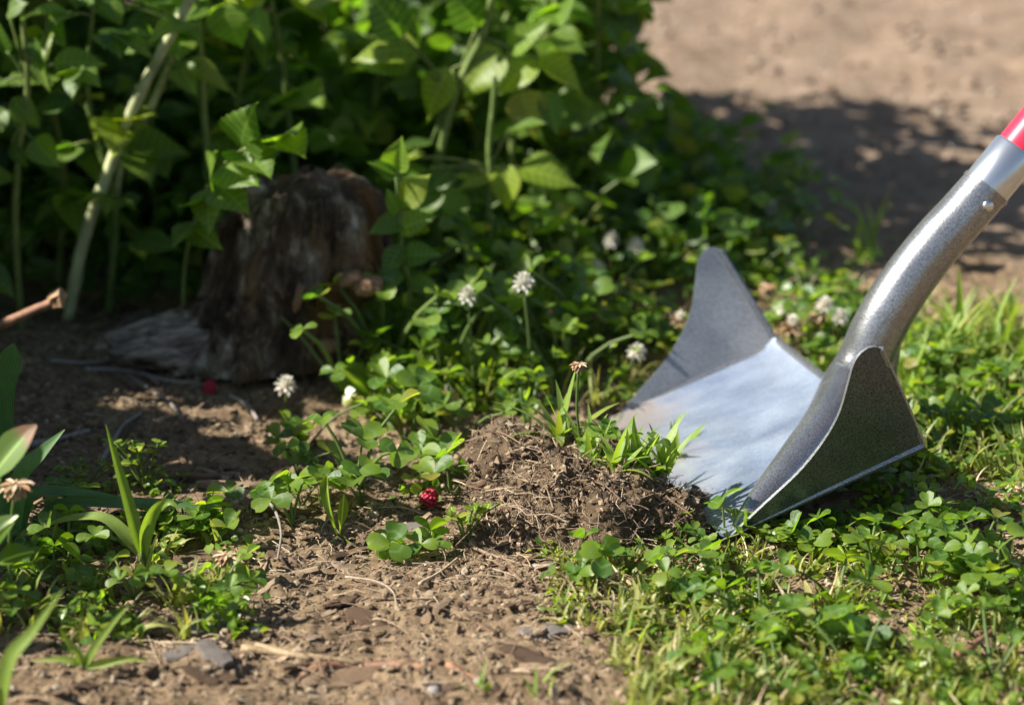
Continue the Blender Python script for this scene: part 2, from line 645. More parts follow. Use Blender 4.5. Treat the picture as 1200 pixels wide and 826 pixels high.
M['redtwig'] = plain_mat('red_brown_stick', (0.25, 0.125, 0.07), 0.7, var=0.55, vscale=130, bump=0.7)
M['cut'] = plain_mat('broken_wood', (0.30, 0.18, 0.095), 0.8, var=0.3, vscale=160, bump=0.6)
M['pebble'] = island_mat('pebble', [(0, (0.22, 0.2, 0.18)), (1, (0.45, 0.42, 0.38))], rough=0.7)
M['clover'] = leaf_mat('clover_leaf', (0.055, 0.125, 0.018), (0.165, 0.245, 0.028), (2.6, 2.7, 0.6), 'chevron', 0.34, 0.45, vein_col=(0.15, 0.24, 0.09))
M['stalk'] = leaf_mat('green_stalk', (0.09, 0.15, 0.035), (0.16, 0.22, 0.06), (1.5, 1.7, 0.8), '', 0.5, 0.3)
M['herb'] = leaf_mat('herb_leaf', (0.075, 0.14, 0.02), (0.17, 0.235, 0.028), (2.6, 2.5, 0.5), 'mid', 0.35, 0.42)
M['grass'] = leaf_mat('grass_blade', (0.10, 0.17, 0.025), (0.18, 0.25, 0.045), (2.2, 2.3, 0.7), 'long', 0.45, 0.42)
M['lawn'] = leaf_mat('lawn_blade', (0.13, 0.19, 0.033), (0.36, 0.35, 0.12), (1.7, 1.8, 0.8), '', 0.5, 0.4)
M['raspberry'] = leaf_mat('raspberry_leaf', (0.055, 0.12, 0.016), (0.15, 0.235, 0.028), (2.6, 2.8, 0.6), 'side', 0.5, 0.5)
M['raspberry_pale'] = leaf_mat('raspberry_leaf_yellow_backlit', (0.15, 0.23, 0.02), (0.23, 0.29, 0.028), (2.4, 2.4, 0.5), 'side', 0.5, 0.5)  # yellow leaf colour, also put on the named leaves for sun shining through
M['wide'] = leaf_mat('broad_leaf', (0.05, 0.12, 0.035), (0.075, 0.15, 0.045), (1.9, 2.2, 0.9), 'long', 0.42, 0.4)
M['spotted'] = leaf_mat('spotted_leaf', (0.09, 0.17, 0.03), (0.13, 0.21, 0.04), (1.9, 2.1, 0.8), 'mid', 0.5, 0.4, spots=(0.26, 0.15, 0.09))
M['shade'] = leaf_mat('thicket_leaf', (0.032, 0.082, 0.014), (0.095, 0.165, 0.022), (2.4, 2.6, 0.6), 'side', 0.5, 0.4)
M['petal'] = leaf_mat('white_floret', (0.78, 0.76, 0.66), (0.82, 0.80, 0.72), (1, 1, 1), '', 0.6, 0.3)
M['petal_old'] = island_mat('withered_floret', [(0, (0.30, 0.16, 0.08)), (0.6, (0.45, 0.31, 0.18)), (1, (0.56, 0.46, 0.33))], rough=0.8)
M['berry'] = plain_mat('raspberry_fruit', (0.33, 0.018, 0.04), 0.5, var=0.2, vscale=2, spec=0.35)
M['cane'] = plain_mat('pale_cane', (0.36, 0.38, 0.19), 0.65, var=0.5, vscale=70, bump=0.6)
M['greencane'] = island_mat('green_cane', [(0, (0.10, 0.16, 0.04)), (1, (0.18, 0.22, 0.06))], rough=0.55, bscale=150)
M['stump'] = bark_mat('weathered_stump_wood', [(0.34, (0.017, 0.012, 0.008)), (0.49, (0.072, 0.051, 0.032)), (0.58, (0.19, 0.155, 0.11)), (0.67, (0.45, 0.41, 0.34))], rust=(0.15, 0.08, 0.027), bscale=55)
M['slab'] = bark_mat('grey_bark', [(0.28, (0.05, 0.04, 0.032)), (0.5, (0.19, 0.155, 0.125)), (0.72, (0.36, 0.31, 0.26))], bscale=80)
M['steel'] = hammered('hammered_steel', (0.34, 0.345, 0.355), 0.8, 0.27, 0.45, 0.12)
M['outer'] = hammered('hammered_wing_shaded', (0.115, 0.125, 0.135), 0.6, 0.27, 0.62, 0.14)  # wing steel darkened on the outer faces, their shade put into the colour
M['inner'] = hammered('hammered_wing_lit', (0.36, 0.365, 0.375), 0.7, 0.30, 0.40, 0.10)  # lighter copy of the wing steel for the inner faces, lit by the blade
M['floor'] = hammered('worn_blade_steel', (0.35, 0.41, 0.52), 0.5, 0.28, 0.26, 0.06, mud=True)
M['galv'] = plain_mat('galvanised_steel', (0.62, 0.64, 0.67), 0.27, 0.9, var=0.05, vscale=60)
M['rivet'] = plain_mat('rivet_steel', (0.7, 0.7, 0.7), 0.3, 1.0)
M['red'] = plain_mat('red_shaft_coating', (0.62, 0.025, 0.06), 0.35, 0.0, var=0.05, vscale=40)
M['grip'] = plain_mat('black_grip', (0.02, 0.02, 0.02), 0.6)


# ------------------------------------------------------------------ ground
def grown(a, b, step, lo, hi, g):
    mid = list(np.arange(a, b, step))
    s, x = step, mid[-1]
    up_ = []
    while x < hi:
        s *= g
        x += s
        up_.append(x)
    s, x = step, mid[0]
    dn = []
    while x > lo:
        s *= g
        x -= s
        dn.append(x)
    return np.array(dn[::-1] + mid + up_)


def build_ground():
    xs = grown(-0.36, 0.40, 0.0017, -70, 70, 1.05)
    ys = grown(-0.47, 0.12, 0.0017, -8, 140, 1.022)
    X, Y = np.meshgrid(xs, ys)
    x, y = X.ravel(), Y.ravel()
    z = ground_h(x, y)
    nx, ny = len(xs), len(ys)
    i = (np.arange(ny - 1)[:, None] * nx + np.arange(nx - 1)[None]).ravel()
    F = np.stack([i, i + 1, i + nx + 1, i + nx], -1)
    m, nt, b, o = nodes('garden_soil')
    tc = N(nt, 'ShaderNodeTexCoord')
    n1 = N(nt, 'ShaderNodeTexNoise', Scale=85, Detail=9, Roughness=0.7)
    n2 = N(nt, 'ShaderNodeTexNoise', Scale=9, Detail=4)
    n3 = N(nt, 'ShaderNodeTexVoronoi', Scale=380)
    n4 = N(nt, 'ShaderNodeTexNoise', Scale=600, Detail=6, Roughness=0.7)
    n5 = N(nt, 'ShaderNodeTexVoronoi', Scale=60)
    for n in (n1, n2, n3, n4, n5):
        L(nt, tc.outputs['Object'], n.inputs['Vector'])
    near = ramp(nt, n1.outputs['Fac'], [(0.3, (0.11, 0.076, 0.045)), (0.52, (0.225, 0.162, 0.098)), (0.75, (0.35, 0.265, 0.165))]).outputs[0]
    far = ramp(nt, n1.outputs['Fac'], [(0.3, (0.20, 0.145, 0.10)), (0.5, (0.275, 0.205, 0.148)), (0.75, (0.34, 0.265, 0.20))]).outputs[0]
    peb = ramp(nt, n5.outputs['Color'], [(0.0, (0.8, 0.78, 0.75)), (0.8, (1.0, 1.0, 1.0)), (1.0, (1.35, 1.3, 1.25))]).outputs[0]
    far = mixc(nt, 1.0, far, peb, 'MULTIPLY')
    sp = N(nt, 'ShaderNodeSeparateXYZ')
    L(nt, tc.outputs['Object'], sp.inputs[0])
    # the trodden bare path lies beyond the plants, on the right
    e = N(nt, 'ShaderNodeMath', operation='MULTIPLY_ADD')
    L(nt, n2.outputs['Fac'], e.inputs[0])
    e.inputs[1].default_value = 0.25
    L(nt, sp.outputs[1], e.inputs[2])
    pr = ramp(nt, e.outputs[0], [(0.22, (0, 0, 0)), (0.45, (1, 1, 1))]).outputs[0]
    c = mixc(nt, pr, near, far)
    r2 = ramp(nt, n2.outputs['Fac'], [(0.3, (0.78, 0.75, 0.72)), (0.7, (1.1, 1.1, 1.1))]).outputs[0]
    c = mixc(nt, 1.0, c, r2, 'MULTIPLY')
    r3 = ramp(nt, n3.outputs['Color'], [(0, (0.72, 0.7, 0.68)), (1, (1.2, 1.2, 1.2))]).outputs[0]
    c = mixc(nt, 1.0, c, r3, 'MULTIPLY')
    L(nt, c, b.inputs['Base Color'])
    b.inputs['Roughness'].default_value = 0.95
    b.inputs['Specular IOR Level'].default_value = 0.12
    b1 = N(nt, 'ShaderNodeBump', Strength=0.5, Distance=0.003)
    L(nt, n4.outputs['Fac'], b1.inputs['Height'])
    b2 = N(nt, 'ShaderNodeBump', Strength=0.5, Distance=0.005)
    L(nt, n1.outputs['Fac'], b2.inputs['Height'])
    L(nt, b1.outputs[0], b2.inputs['Normal'])
    L(nt, b2.outputs[0], b.inputs['Normal'])
    g = obj('ground', mesh_from('ground', np.stack([x, y, z], -1), F, None, [m]))
    tag(g, 'bare brown garden soil running back to a pale dry path', None, None, 'structure')


build_ground()


# ------------------------------------------------------------------ shovel
def build_shovel():
    FN = Vector((0.1061, -0.2647, 0.0004))
    u, v, w = Vector((0.909, 0.241, 0.339)).normalized(), Vector((-0.22, 0.97, -0.1)).normalized(), Vector((-0.353, 0.016, 0.935)).normalized()
    Lb, W = 0.1072, 0.2127
    base = FN + u * 0.05 + v * W / 2
    base.z = 0
    t = thing('shovel', 'silver winged shovel with its blade pushed under the soil heap', 'shovel', base)

    def P(a, c, h=0.0):                           # a along the blade, c across from the near side, h off the sheet
        return FN + u * a + v * c + w * h - base
    # floor: gently dished sheet with thickness
    na, nc = 14, 26
    V, F = [], []
    for side in (0, 1):
        for i in range(na + 1):
            for j in range(nc + 1):
                a = -0.002 + (Lb + 0.002) * i / na
                c = W * j / nc
                q = 2 * j / nc - 1
                hh = -0.004 * (1 - q * q) + 0.0025 * (abs(q) ** 14) - 0.0018 * side + 0.004 * max(0, (a / Lb - 0.85) / 0.15) ** 2
                V.append(P(a, c, hh))
    k = (na + 1) * (nc + 1)
    idx = lambda s, i, j: s * k + i * (nc + 1) + j
    for i in range(na):
        for j in range(nc):
            F.append((idx(0, i, j), idx(0, i + 1, j), idx(0, i + 1, j + 1), idx(0, i, j + 1)))
            F.append((idx(1, i, j), idx(1, i, j + 1), idx(1, i + 1, j + 1), idx(1, i + 1, j)))
    for i in range(na):
        for j in (0, nc):
            F.append((idx(0, i, j), idx(1, i, j), idx(1, i + 1, j), idx(0, i + 1, j)))
    for j in range(nc):
        for i in (0, na):
            F.append((idx(0, i, j), idx(0, i, j + 1), idx(1, i, j + 1), idx(1, i, j)))
    bm = bmesh.new()
    vs = [bm.verts.new(x) for x in V]
    for f in F:
        bm.faces.new([vs[x] for x in f])
    bmesh.ops.recalc_face_normals(bm, faces=bm.faces)
    me = bpy.data.meshes.new('blade')
    bm.to_mesh(me)
    bm.free()
    me.materials.append(M['floor'])
    for p in me.polygons:
        p.use_smooth = True
    me.set_sharp_from_angle(angle=R(40))
    obj('blade', me, t)
    # two wings
    prof = [(0, 0), (0.022, 0.0102), (0.0426, 0.0196), (0.058, 0.0303), (0.069, 0.0414), (0.0772, 0.0549), (0.0823, 0.0638), (0.0862, 0.0678),
            (0.0905, 0.0695), (0.0945, 0.0692), (0.0972, 0.0672), (0.0986, 0.0645), (0.1033, 0.0305), (0.1074, 0.0)]
    fine = spline([(a, b, 0) for a, b in prof[:12]], 46) + [Vector((0.1010, 0.0475, 0)), Vector((0.1033, 0.0305, 0)), Vector((0.1055, 0.0150, 0)), Vector((0.1074, 0.0, 0))]
    for c0, sgn in ((0.0, -1), (W, 1)):
        hd = (w * 0.0656 + v * sgn * 0.0167).normalized()
        nrm = u.cross(hd).normalized()
        bm = bmesh.new()
        rings = []
        for s in (0.0, 1.0):
            # rows from the fold up to the edge so the sheet can belly a little
            rows = []
            for tt in (0.0, 0.33, 0.66, 1.0):
                row = []
                for q in fine:
                    b_ = q.y * tt
                    bel = 0.0016 * math.sin(math.pi * min(1, b_ / 0.07)) * sgn
                    row.append(bm.verts.new(P(q.x, c0) + hd * b_ + v * bel + nrm * 0.0017 * (s - 0.5)))
                rows.append(row)
            rings.append(rows)
        for s in (0, 1):
            for r_ in range(3):
                for i in range(len(fine) - 1):
                    a_, b_, c_, d_ = rings[s][r_][i], rings[s][r_][i + 1], rings[s][r_ + 1][i + 1], rings[s][r_ + 1][i]
                    try:
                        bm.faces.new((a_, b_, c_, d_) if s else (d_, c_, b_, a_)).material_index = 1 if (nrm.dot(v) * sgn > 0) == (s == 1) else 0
                    except ValueError:
                        pass
        for r_ in (0, 3):
            for i in range(len(fine) - 1):
                bm.faces.new((rings[0][r_][i], rings[0][r_][i + 1], rings[1][r_][i + 1], rings[1][r_][i]))
        bmesh.ops.remove_doubles(bm, verts=bm.verts, dist=1e-6)
        bmesh.ops.recalc_face_normals(bm, faces=bm.faces)
        me = bpy.data.meshes.new('wing')
        bm.to_mesh(me)
        bm.free()
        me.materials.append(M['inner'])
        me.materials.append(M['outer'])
        for p in me.polygons:
            p.use_smooth = True
        me.set_sharp_from_angle(angle=R(40))
        wing = obj('wing', me, t)
        # rolled hem: down the wing's rear edge
        pk = P(0.0978, c0) + hd * 0.066
        tube_obj('wing_hem', spline([pk, P(0.1033, c0) + hd * 0.0305, P(0.1074, c0, 0.001)], 8), 0.0019, M['steel'], wing, 8)
        # rounded fold between floor and wing
        tube_obj('fold', [P(0.004, c0, 0.0006), P(0.05, c0, 0.0012), P(Lb, c0, 0.0016)], [0.0012, 0.0021, 0.0026], M['steel'], t, 8)
    tube_obj('back_hem', [P(Lb + 0.0005, W * q, -0.004 * (1 - (2 * q - 1) ** 2) + 0.004) for q in np.linspace(0, 1, 21)], 0.0023, M['steel'], t, 8)
    # socket: upper tube, bending into a strap that runs down to the near front corner
    c = [Vector(q) for q in ((0.2525, -0.1159, 0.1352), (0.2395, -0.1195, 0.1205), (0.2286, -0.1222, 0.1086), (0.2160, -0.1254, 0.0925), (0.2053, -0.1284, 0.0765), (0.1965, -0.1307, 0.0590), (0.1895, -0.1330, 0.0420))]
    nf = u.cross(v)

    def on_floor(px, py, h):
        r = ray(px, py)
        return CAM + r * ((FN - CAM).dot(nf) / r.dot(nf)) + w * h - base
    pts = [q - base for q in c] + [on_floor(994, 462, .0045), on_floor(972, 500, .0035), on_floor(940, 540, .003), on_floor(905, 577, .002), on_floor(878, 603, .001), on_floor(858, 622, -.001)]
    rr = [0.0134, 0.0136, 0.0139, 0.0142, 0.0145, 0.0147, 0.0146, 0.0136, 0.0122, 0.0105, 0.0080, 0.0050, 0.002]
    ptf = spline(pts, 60)
    rf = np.interp(np.linspace(0, len(rr) - 1, 60), range(len(rr)), rr)
    tube_obj('socket', ptf, list(rf), M['steel'], t, 28)
    mid = lambda px, py: CAM + ray(px, py) * ((c[4] - CAM).dot(Vector((-.2564, .9666, 0))) / ray(px, py).dot(Vector((-.2564, .9666, 0)))) - base
    tube_obj('socket_flange', [mid(1040, 362), mid(1034, 385), mid(1031, 415), mid(1026, 455)], [0.010, 0.0108, 0.0108, 0.0105], M['steel'], t, 20)
    d = (c[0] - c[4]).normalized()
    e0 = c[0] - base
    for k_, nm in ((0, 'rim'),):
        tube_obj('socket_rim', [e0 - d * 0.001, e0 + d * 0.0012], 0.0139, M['steel'], t, 28)
    s1 = e0 + d * 0.0265
    tube_obj('ferrule', [e0 + d * 0.0005, e0 + d * 0.001, s1 - d * 0.0012, s1], [0.0124, 0.01305, 0.01305, 0.0122], M['galv'], t, 32)
    s2 = s1 + d * 0.78
    tube_obj('shaft', [s1 - d * 0.005, s1 + d * 0.2, s1 + d * 0.5, s2], [0.0117, 0.0117, 0.0117, 0.0117], M['red'], t, 24)
    tube_obj('grip', [s2 - d * 0.001, s2 + d * 0.004, s2 + d * 0.11, s2 + d * 0.115], [0.0135, 0.0155, 0.0155, 0.012], M['grip'], t, 20)
    # rivet head on the side turned to the viewer
    side = d.cross(Vector((-0.261, 0.965, 0))).normalized()
    toward = Vector((0.261, -0.965, 0))
    rp = e0 - d * 0.0075 + (toward * 0.86 - side * -0.0).normalized() * 0.0132
    bm = bmesh.new()
    bmesh.ops.create_uvsphere(bm, u_segments=16, v_segments=10, radius=0.0033)
    bmesh.ops.scale(bm, vec=(1, 1, 0.55), verts=bm.verts)
    me = bpy.data.meshes.new('rivet')
    bm.to_mesh(me)
    bm.free()
    me.materials.append(M['rivet'])
    for p in me.polygons:
        p.use_smooth = True
    for sg in (1, -1):
        off = (rp - (e0 - d * 0.0075)) * sg
        obj('rivet', me, t, frame(d, off, (e0 - d * 0.0075) + off))


build_shovel()


# ------------------------------------------------------------------ soil heap and clods
def ico(sub):
    bm = bmesh.new()
    bmesh.ops.create_icosphere(bm, subdivisions=sub, radius=1)
    v = np.array([tuple(q.co) for q in bm.verts])
    f = np.array([[q.index for q in p.verts] for p in bm.faces])
    bm.free()
    return v, f


def clod_mesh(name, seed, sub=5, rough=0.3, mat=None, dims=(1, 1, 1)):
    v, f = ico(sub)
    p = v + seed * 7.7
    r = 1 + rough * fbm(p * 1.5, 3, 0.55) + 0.12 * np.abs(fbm(p * 5, 3, 0.6)) + 0.11 * np.abs(fbm(p * 12, 3)) + 0.045 * fbm(p * 34, 2)
    return mesh_from(name, v * r[:, None] * np.array(dims), f, None, [mat or M['mound']])


def build_mound():
    cx, cy = 0.036, -0.222
    st = 0.00115
    xs = np.arange(cx - 0.105, cx + 0.095, st)
    ys = np.arange(cy - 0.085, cy + 0.09, st)
    X, Y = np.meshgrid(xs, ys)
    x, y = X.ravel(), Y.ravel()
    hm = hmound(x, y)
    p = xy0(x, y)
    fine = 0.0034 * np.abs(fbm(p * 210, 3)) + 0.0014 * fbm(p * 650, 2)
    z = ground_h(x, y) + hm + np.where(hm > 0.0015, fine, -0.004)
    # crumbly sideways relief, so steep flanks do not smear
    k = np.clip(hm / 0.02, 0, 1)
    q = np.stack([x, y, z], -1)
    dx = 0.0045 * fbm(q * 85 + 31, 3) * k
    dy = 0.0045 * fbm(q * 85 + 77, 3) * k
    nx, ny = len(xs), len(ys)
    i = (np.arange(ny - 1)[:, None] * nx + np.arange(nx - 1)[None]).ravel()
    F = np.stack([i, i + 1, i + nx + 1, i + nx], -1)
    me = mesh_from('soil_heap', np.stack([x + dx - cx, y + dy - cy, z], -1), F, None, [M['mound']])
    o = obj('soil_heap', me)
    o.location = (cx, cy, 0)
    tag(o, 'crumbly heap of freshly lifted brown soil at the shovel tip', 'soil heap')
    spots = [(632, 612, 0.019, 0.017, 'rounded soil clod on the front left of the soil heap'), (600, 540, 0.022, 0.012, 'flat topped soil clod forming the upper left lip of the soil heap'),
             (665, 560, 0.014, 0.012, 'dark cracked soil clod just left of the grass tuft on the heap'), (715, 602, 0.023, 0.018, 'largest soil clod in the middle of the heap face'),
             (778, 606, 0.016, 0.014, 'root threaded soil clod on the right of the heap below the grass tuft'), (672, 645, 0.010, 0.008, 'small soil clod at the foot of the heap front'),
             (575, 592, 0.010, 0.009, 'small soil clod beside the red raspberry'), (822, 600, 0.010, 0.010, 'dark soil clod resting on the shovel blade edge')]
    made = [o]
    for n, (px, py, rx, rz, lab) in enumerate(spots):
        o = obj('soil_clod', clod_mesh('soil_clod', n + 1, dims=(rx, rx * .9, rz)))
        P_ = meet(px, py)
        o.location = (P_.x, P_.y + rx * .45, P_.z - rz * .35)
        o.rotation_euler = (random.uniform(-.3, .3), random.uniform(-.3, .3), random.uniform(0, 6))
        tag(o, lab, 'soil clod', 'clods of the turned soil')
        made.append(o)
    return made


HEAP = build_mound()


def in_view(x, y):
    d = math.hypot(y - CAM.y, CAM.z)
    return abs(x) < 0.245 * d + 0.03


def off_blade(x, y, hgt=0.0):
    """true where something hgt tall does not run into the shovel blade"""
    a, c = blade_ac(x, y)
    under = BL_O[2] + a * BL_U[2] + c * BL_V[2] - 0.004 > hgt
    return ~((a > -0.004) & (a < 0.125) & (c > -0.004) & (c < 0.226)) | (under & (hgt > 0) & (a < 0.125))


def on_surface(objs, n):
    """random points on the heap and its clods, with the way the surface faces"""
    bpy.context.view_layer.update()
    A, Nn, Pp = [], [], []
    for o in objs:
        me = o.data
        me.calc_loop_triangles()
        v = np.empty(len(me.vertices) * 3)
        me.vertices.foreach_get('co', v)
        mw = np.array(o.matrix_world)
        v = v.reshape(-1, 3) @ mw[:3, :3].T + mw[:3, 3]
        tr = np.empty(len(me.loop_triangles) * 3, np.int32)
        me.loop_triangles.foreach_get('vertices', tr)
        tr = tr.reshape(-1, 3)
        a, b, c = v[tr[:, 0]], v[tr[:, 1]], v[tr[:, 2]]
        nn = np.cross(b - a, c - a)
        ar = np.linalg.norm(nn, axis=1)
        ok = (a[:, 2] > ground_h(a[:, 0], a[:, 1]) - .001) & (nn[:, 2] > -.5 * ar)
        A.append(ar * ok)
        Nn.append(nn / np.maximum(ar, 1e-12)[:, None])
        Pp.append(np.stack([a, b, c], 1))
    A, Nn, Pp = np.concatenate(A), np.concatenate(Nn), np.concatenate(Pp)
    k = rng.choice(len(A), n, p=A / A.sum())
    w_ = rng.dirichlet((1, 1, 1), n)
    return np.einsum('nk,nkj->nj', w_, Pp[k]), Nn[k]


def soil_scatter():
    v, f = ico(1)
    tpls = []
    for k in range(6):
        r = 1 + 0.35 * rng.normal(size=len(v)).clip(-1.2, 1.2) * 0.6
        tpls.append((v * r[:, None] * np.array([1, 0.8, 0.65]), f, np.zeros((len(v), 2))))
    lo, fl = ico(1)
    pool = Pool()
    n = 24000
    # nearer, sunlit soil
    x = rng.uniform(-0.33, 0.34, n)
    y = rng.uniform(-0.46, 0.12, n)
    s = 0.0006 * (1 - rng.random(n)) ** -0.55
    s = np.clip(s, 0.0006, 0.0026)
    z = ground_h(x, y) + hmound(x, y)
    # loose crumbs on the heap and round its foot
    m = 2500
    hx = 0.03 + rng.normal(size=m) * 0.06
    hy = -0.225 + rng.normal(size=m) * 0.045
    hs = np.clip(0.0005 * (1 - rng.random(m)) ** -0.5, 0.0005, 0.0022)
    x, y, s = np.r_[x, hx], np.r_[y, hy], np.r_[s, hs]
    # not on the shovel
    keep = off_blade(x, y)
    x, y, s = x[keep], y[keep], s[keep]
    z = ground_h(x, y) + hmound(x, y) + s * 0.3
    pick = rng.integers(0, 6, len(x))
    for k in range(6):
        q = pick == k
        pool.add(tpls[k], rand_mats(np.stack([x, y, z], -1)[q], s[q], 0.2))
    P_, N_ = on_surface(HEAP, 7000)
    hs = np.clip(0.0005 * (1 - rng.random(len(P_))) ** -0.5, 0.0005, 0.0021)
    P_ = P_ + N_ * (hs * .25)[:, None]
    oc = np.array([(1, 0, 0), (-1, 0, 0), (0, 1, 0), (0, -1, 0), (0, 0, 1), (0, 0, -1)], float)
    of = np.array([(0, 2, 4), (2, 1, 4), (1, 3, 4), (3, 0, 4), (2, 0, 5), (1, 2, 5), (3, 1, 5), (0, 3, 5)])
    pk_ = rng.integers(0, 5, len(P_))
    for k in range(5):
        tv = oc * rng.uniform(.6, 1.3, (6, 1)) + rng.normal(size=(6, 3)) * .22
        q = pk_ == k
        pool.add((tv, of, np.zeros((6, 2))), rand_mats(P_[q], hs[q], 0.1))
    o = pool.build('soil_crumbs', M['crumb'], smooth=False)
    tag(o, 'loose crumbs of brown soil strewn over the ground and the heap', None, None, 'stuff')
    # stones and dry clods out on the path
    pool = Pool()
    n = 2600
    x = rng.uniform(0.02, 1.0, n)
    y = rng.uniform(0.42, 1.9, n)
    s = np.clip(0.0020 * (1 - rng.random(n)) ** -0.42, 0.002, 0.008)
    z = ground_h(x, y) + s * 0.25
    pick = rng.integers(0, 6, n)
    for k in range(6):
        q = pick == k
        pool.add(tpls[k], rand_mats(np.stack([x, y, z], -1)[q], s[q], 0.2))
    mt = island_mat('path_grit', [(0, (0.17, 0.12, 0.085)), (0.5, (0.26, 0.19, 0.14)), (0.93, (0.33, 0.26, 0.19)), (1.0, (0.46, 0.41, 0.35))])
    tag(pool.build('path_gravel', mt, smooth=True), 'dry grit and small stones lying on the pale path', None, None, 'stuff')
    # rootlets and shreds
    pool = Pool()
    tp = []
    for k in range(7):
        a = [Vector((-0.5, 0, 0)), Vector((-0.2, random.uniform(-.16, .16), random.uniform(0, .14))), Vector((0.15, random.uniform(-.16, .16), random.uniform(0, .14))), Vector((0.5, random.uniform(-.2, .2), 0))]
        pts = spline(a, 7)
        V, F, U = [], [], []
        for i, q in enumerate(pts):
            ww = 0.022 * (1 - 0.5 * i / 6)
            V += [(q.x, q.y - ww, q.z), (q.x, q.y, q.z + ww), (q.x, q.y + ww, q.z)]
            U += [(i / 6, 0), (i / 6, .5), (i / 6, 1)]
        for i in range(6):
            for j in (0, 1):
                F.append((i * 3 + j, i * 3 + 3 + j, i * 3 + 4 + j, i * 3 + 1 + j))
        tp.append((np.array(V), np.array(F), np.array(U)))
    n = 6500
    x = np.r_[rng.uniform(-0.33, 0.34, n), 0.03 + rng.normal(size=1800) * 0.06]
    y = np.r_[rng.uniform(-0.46, 0.10, n), -0.23 + rng.normal(size=1800) * 0.045]
    keep = off_blade(x, y)
    x, y = x[keep], y[keep]
    s = np.clip(0.007 * (1 - rng.random(len(x))) ** -0.35, 0.006, 0.03)
    th = rng.uniform(0.5, 1.3, len(x)) * 0.011 / s
    z = ground_h(x, y) + hmound(x, y) + 0.0006
    S = np.stack([s, s * np.clip(th, .5, 1.6), s], -1)
    pick = rng.integers(0, 7, len(x))
    for k in range(7):
        q = pick == k
        pool.add(tp[k], rand_mats(np.stack([x, y, z], -1)[q], S[q], 0.85))
    P_, N_ = on_surface(HEAP, 2700)
    ls = np.clip(0.007 * (1 - rng.random(len(P_))) ** -0.4, 0.006, 0.034)
    th = rng.uniform(0.5, 1.1, len(P_)) * 0.011 / ls
    mm = rand_mats(P_ + N_ * .0008, np.stack([ls, ls * np.clip(th, .45, 1.6), ls], -1), 0.35)
    pk_ = rng.integers(0, 7, len(P_))
    for k in range(7):
        pool.add(tp[k], mm[pk_ == k])
    tag(pool.build('dry_rootlets', M['litter']), 'fine dry rootlets and grass shreds lying on the soil', None, None, 'stuff')


soil_scatter()


def mulch():
    pool = Pool()
    for n, x0, x1, y0, y1 in ((1000, -.30, .06, -.46, -.14), (350, -.33, -.05, -.16, .06), (300, .05, .32, -.45, -.20)):
        x, y = rng.uniform(x0, x1, n), rng.uniform(y0, y1, n)
        s_ = np.clip(.0017 * (1 - rng.random(n)) ** -.5, .0017, .0075)
        pk = rng.integers(0, 5, n)
        z = ground_h(x, y) + hmound(x, y) + s_ * .12
        ok = off_blade(x, y) & (hmound(x, y) < .006)
        S = np.stack([s_, s_ * rng.uniform(.16, .5, n), s_ * .25], -1)
        for k in range(5):
            tv = np.array([(-1, -.8, 0), (-.2, -1, 0), (1, -.7, 0), (.9, .6, 0), (.1, 1, 0), (-.9, .7, 0), (-.9, -.6, .5), (-.1, -.8, .6), (.85, -.5, .5), (.75, .5, .4), (.1, .8, .6), (-.8, .5, .5)], float) + rng.normal(size=(12, 3)) * .12
            fq = np.array([(0, 1, 7, 6), (1, 2, 8, 7), (2, 3, 9, 8), (3, 4, 10, 9), (4, 5, 11, 10), (5, 0, 6, 11), (6, 7, 10, 11), (7, 8, 9, 10)])
            q = (pk == k) & ok
            pool.add((tv, fq, np.zeros((12, 2))), rand_mats(np.stack([x, y, z], -1)[q], S[q], .8))
    tag(pool.build('bark_mulch', M['chip'], smooth=False), 'small flakes of bark and wood strewn over the soil', None, None, 'stuff')


mulch()


def zone_pts(n, x0, x1, y0, y1, poly=None):
    out = []
    while len(out) < n:
        px, py = random.uniform(x0, x1), random.uniform(y0, y1)
        if poly and not poly(px, py):
            continue
        out.append((px, py))
    return out


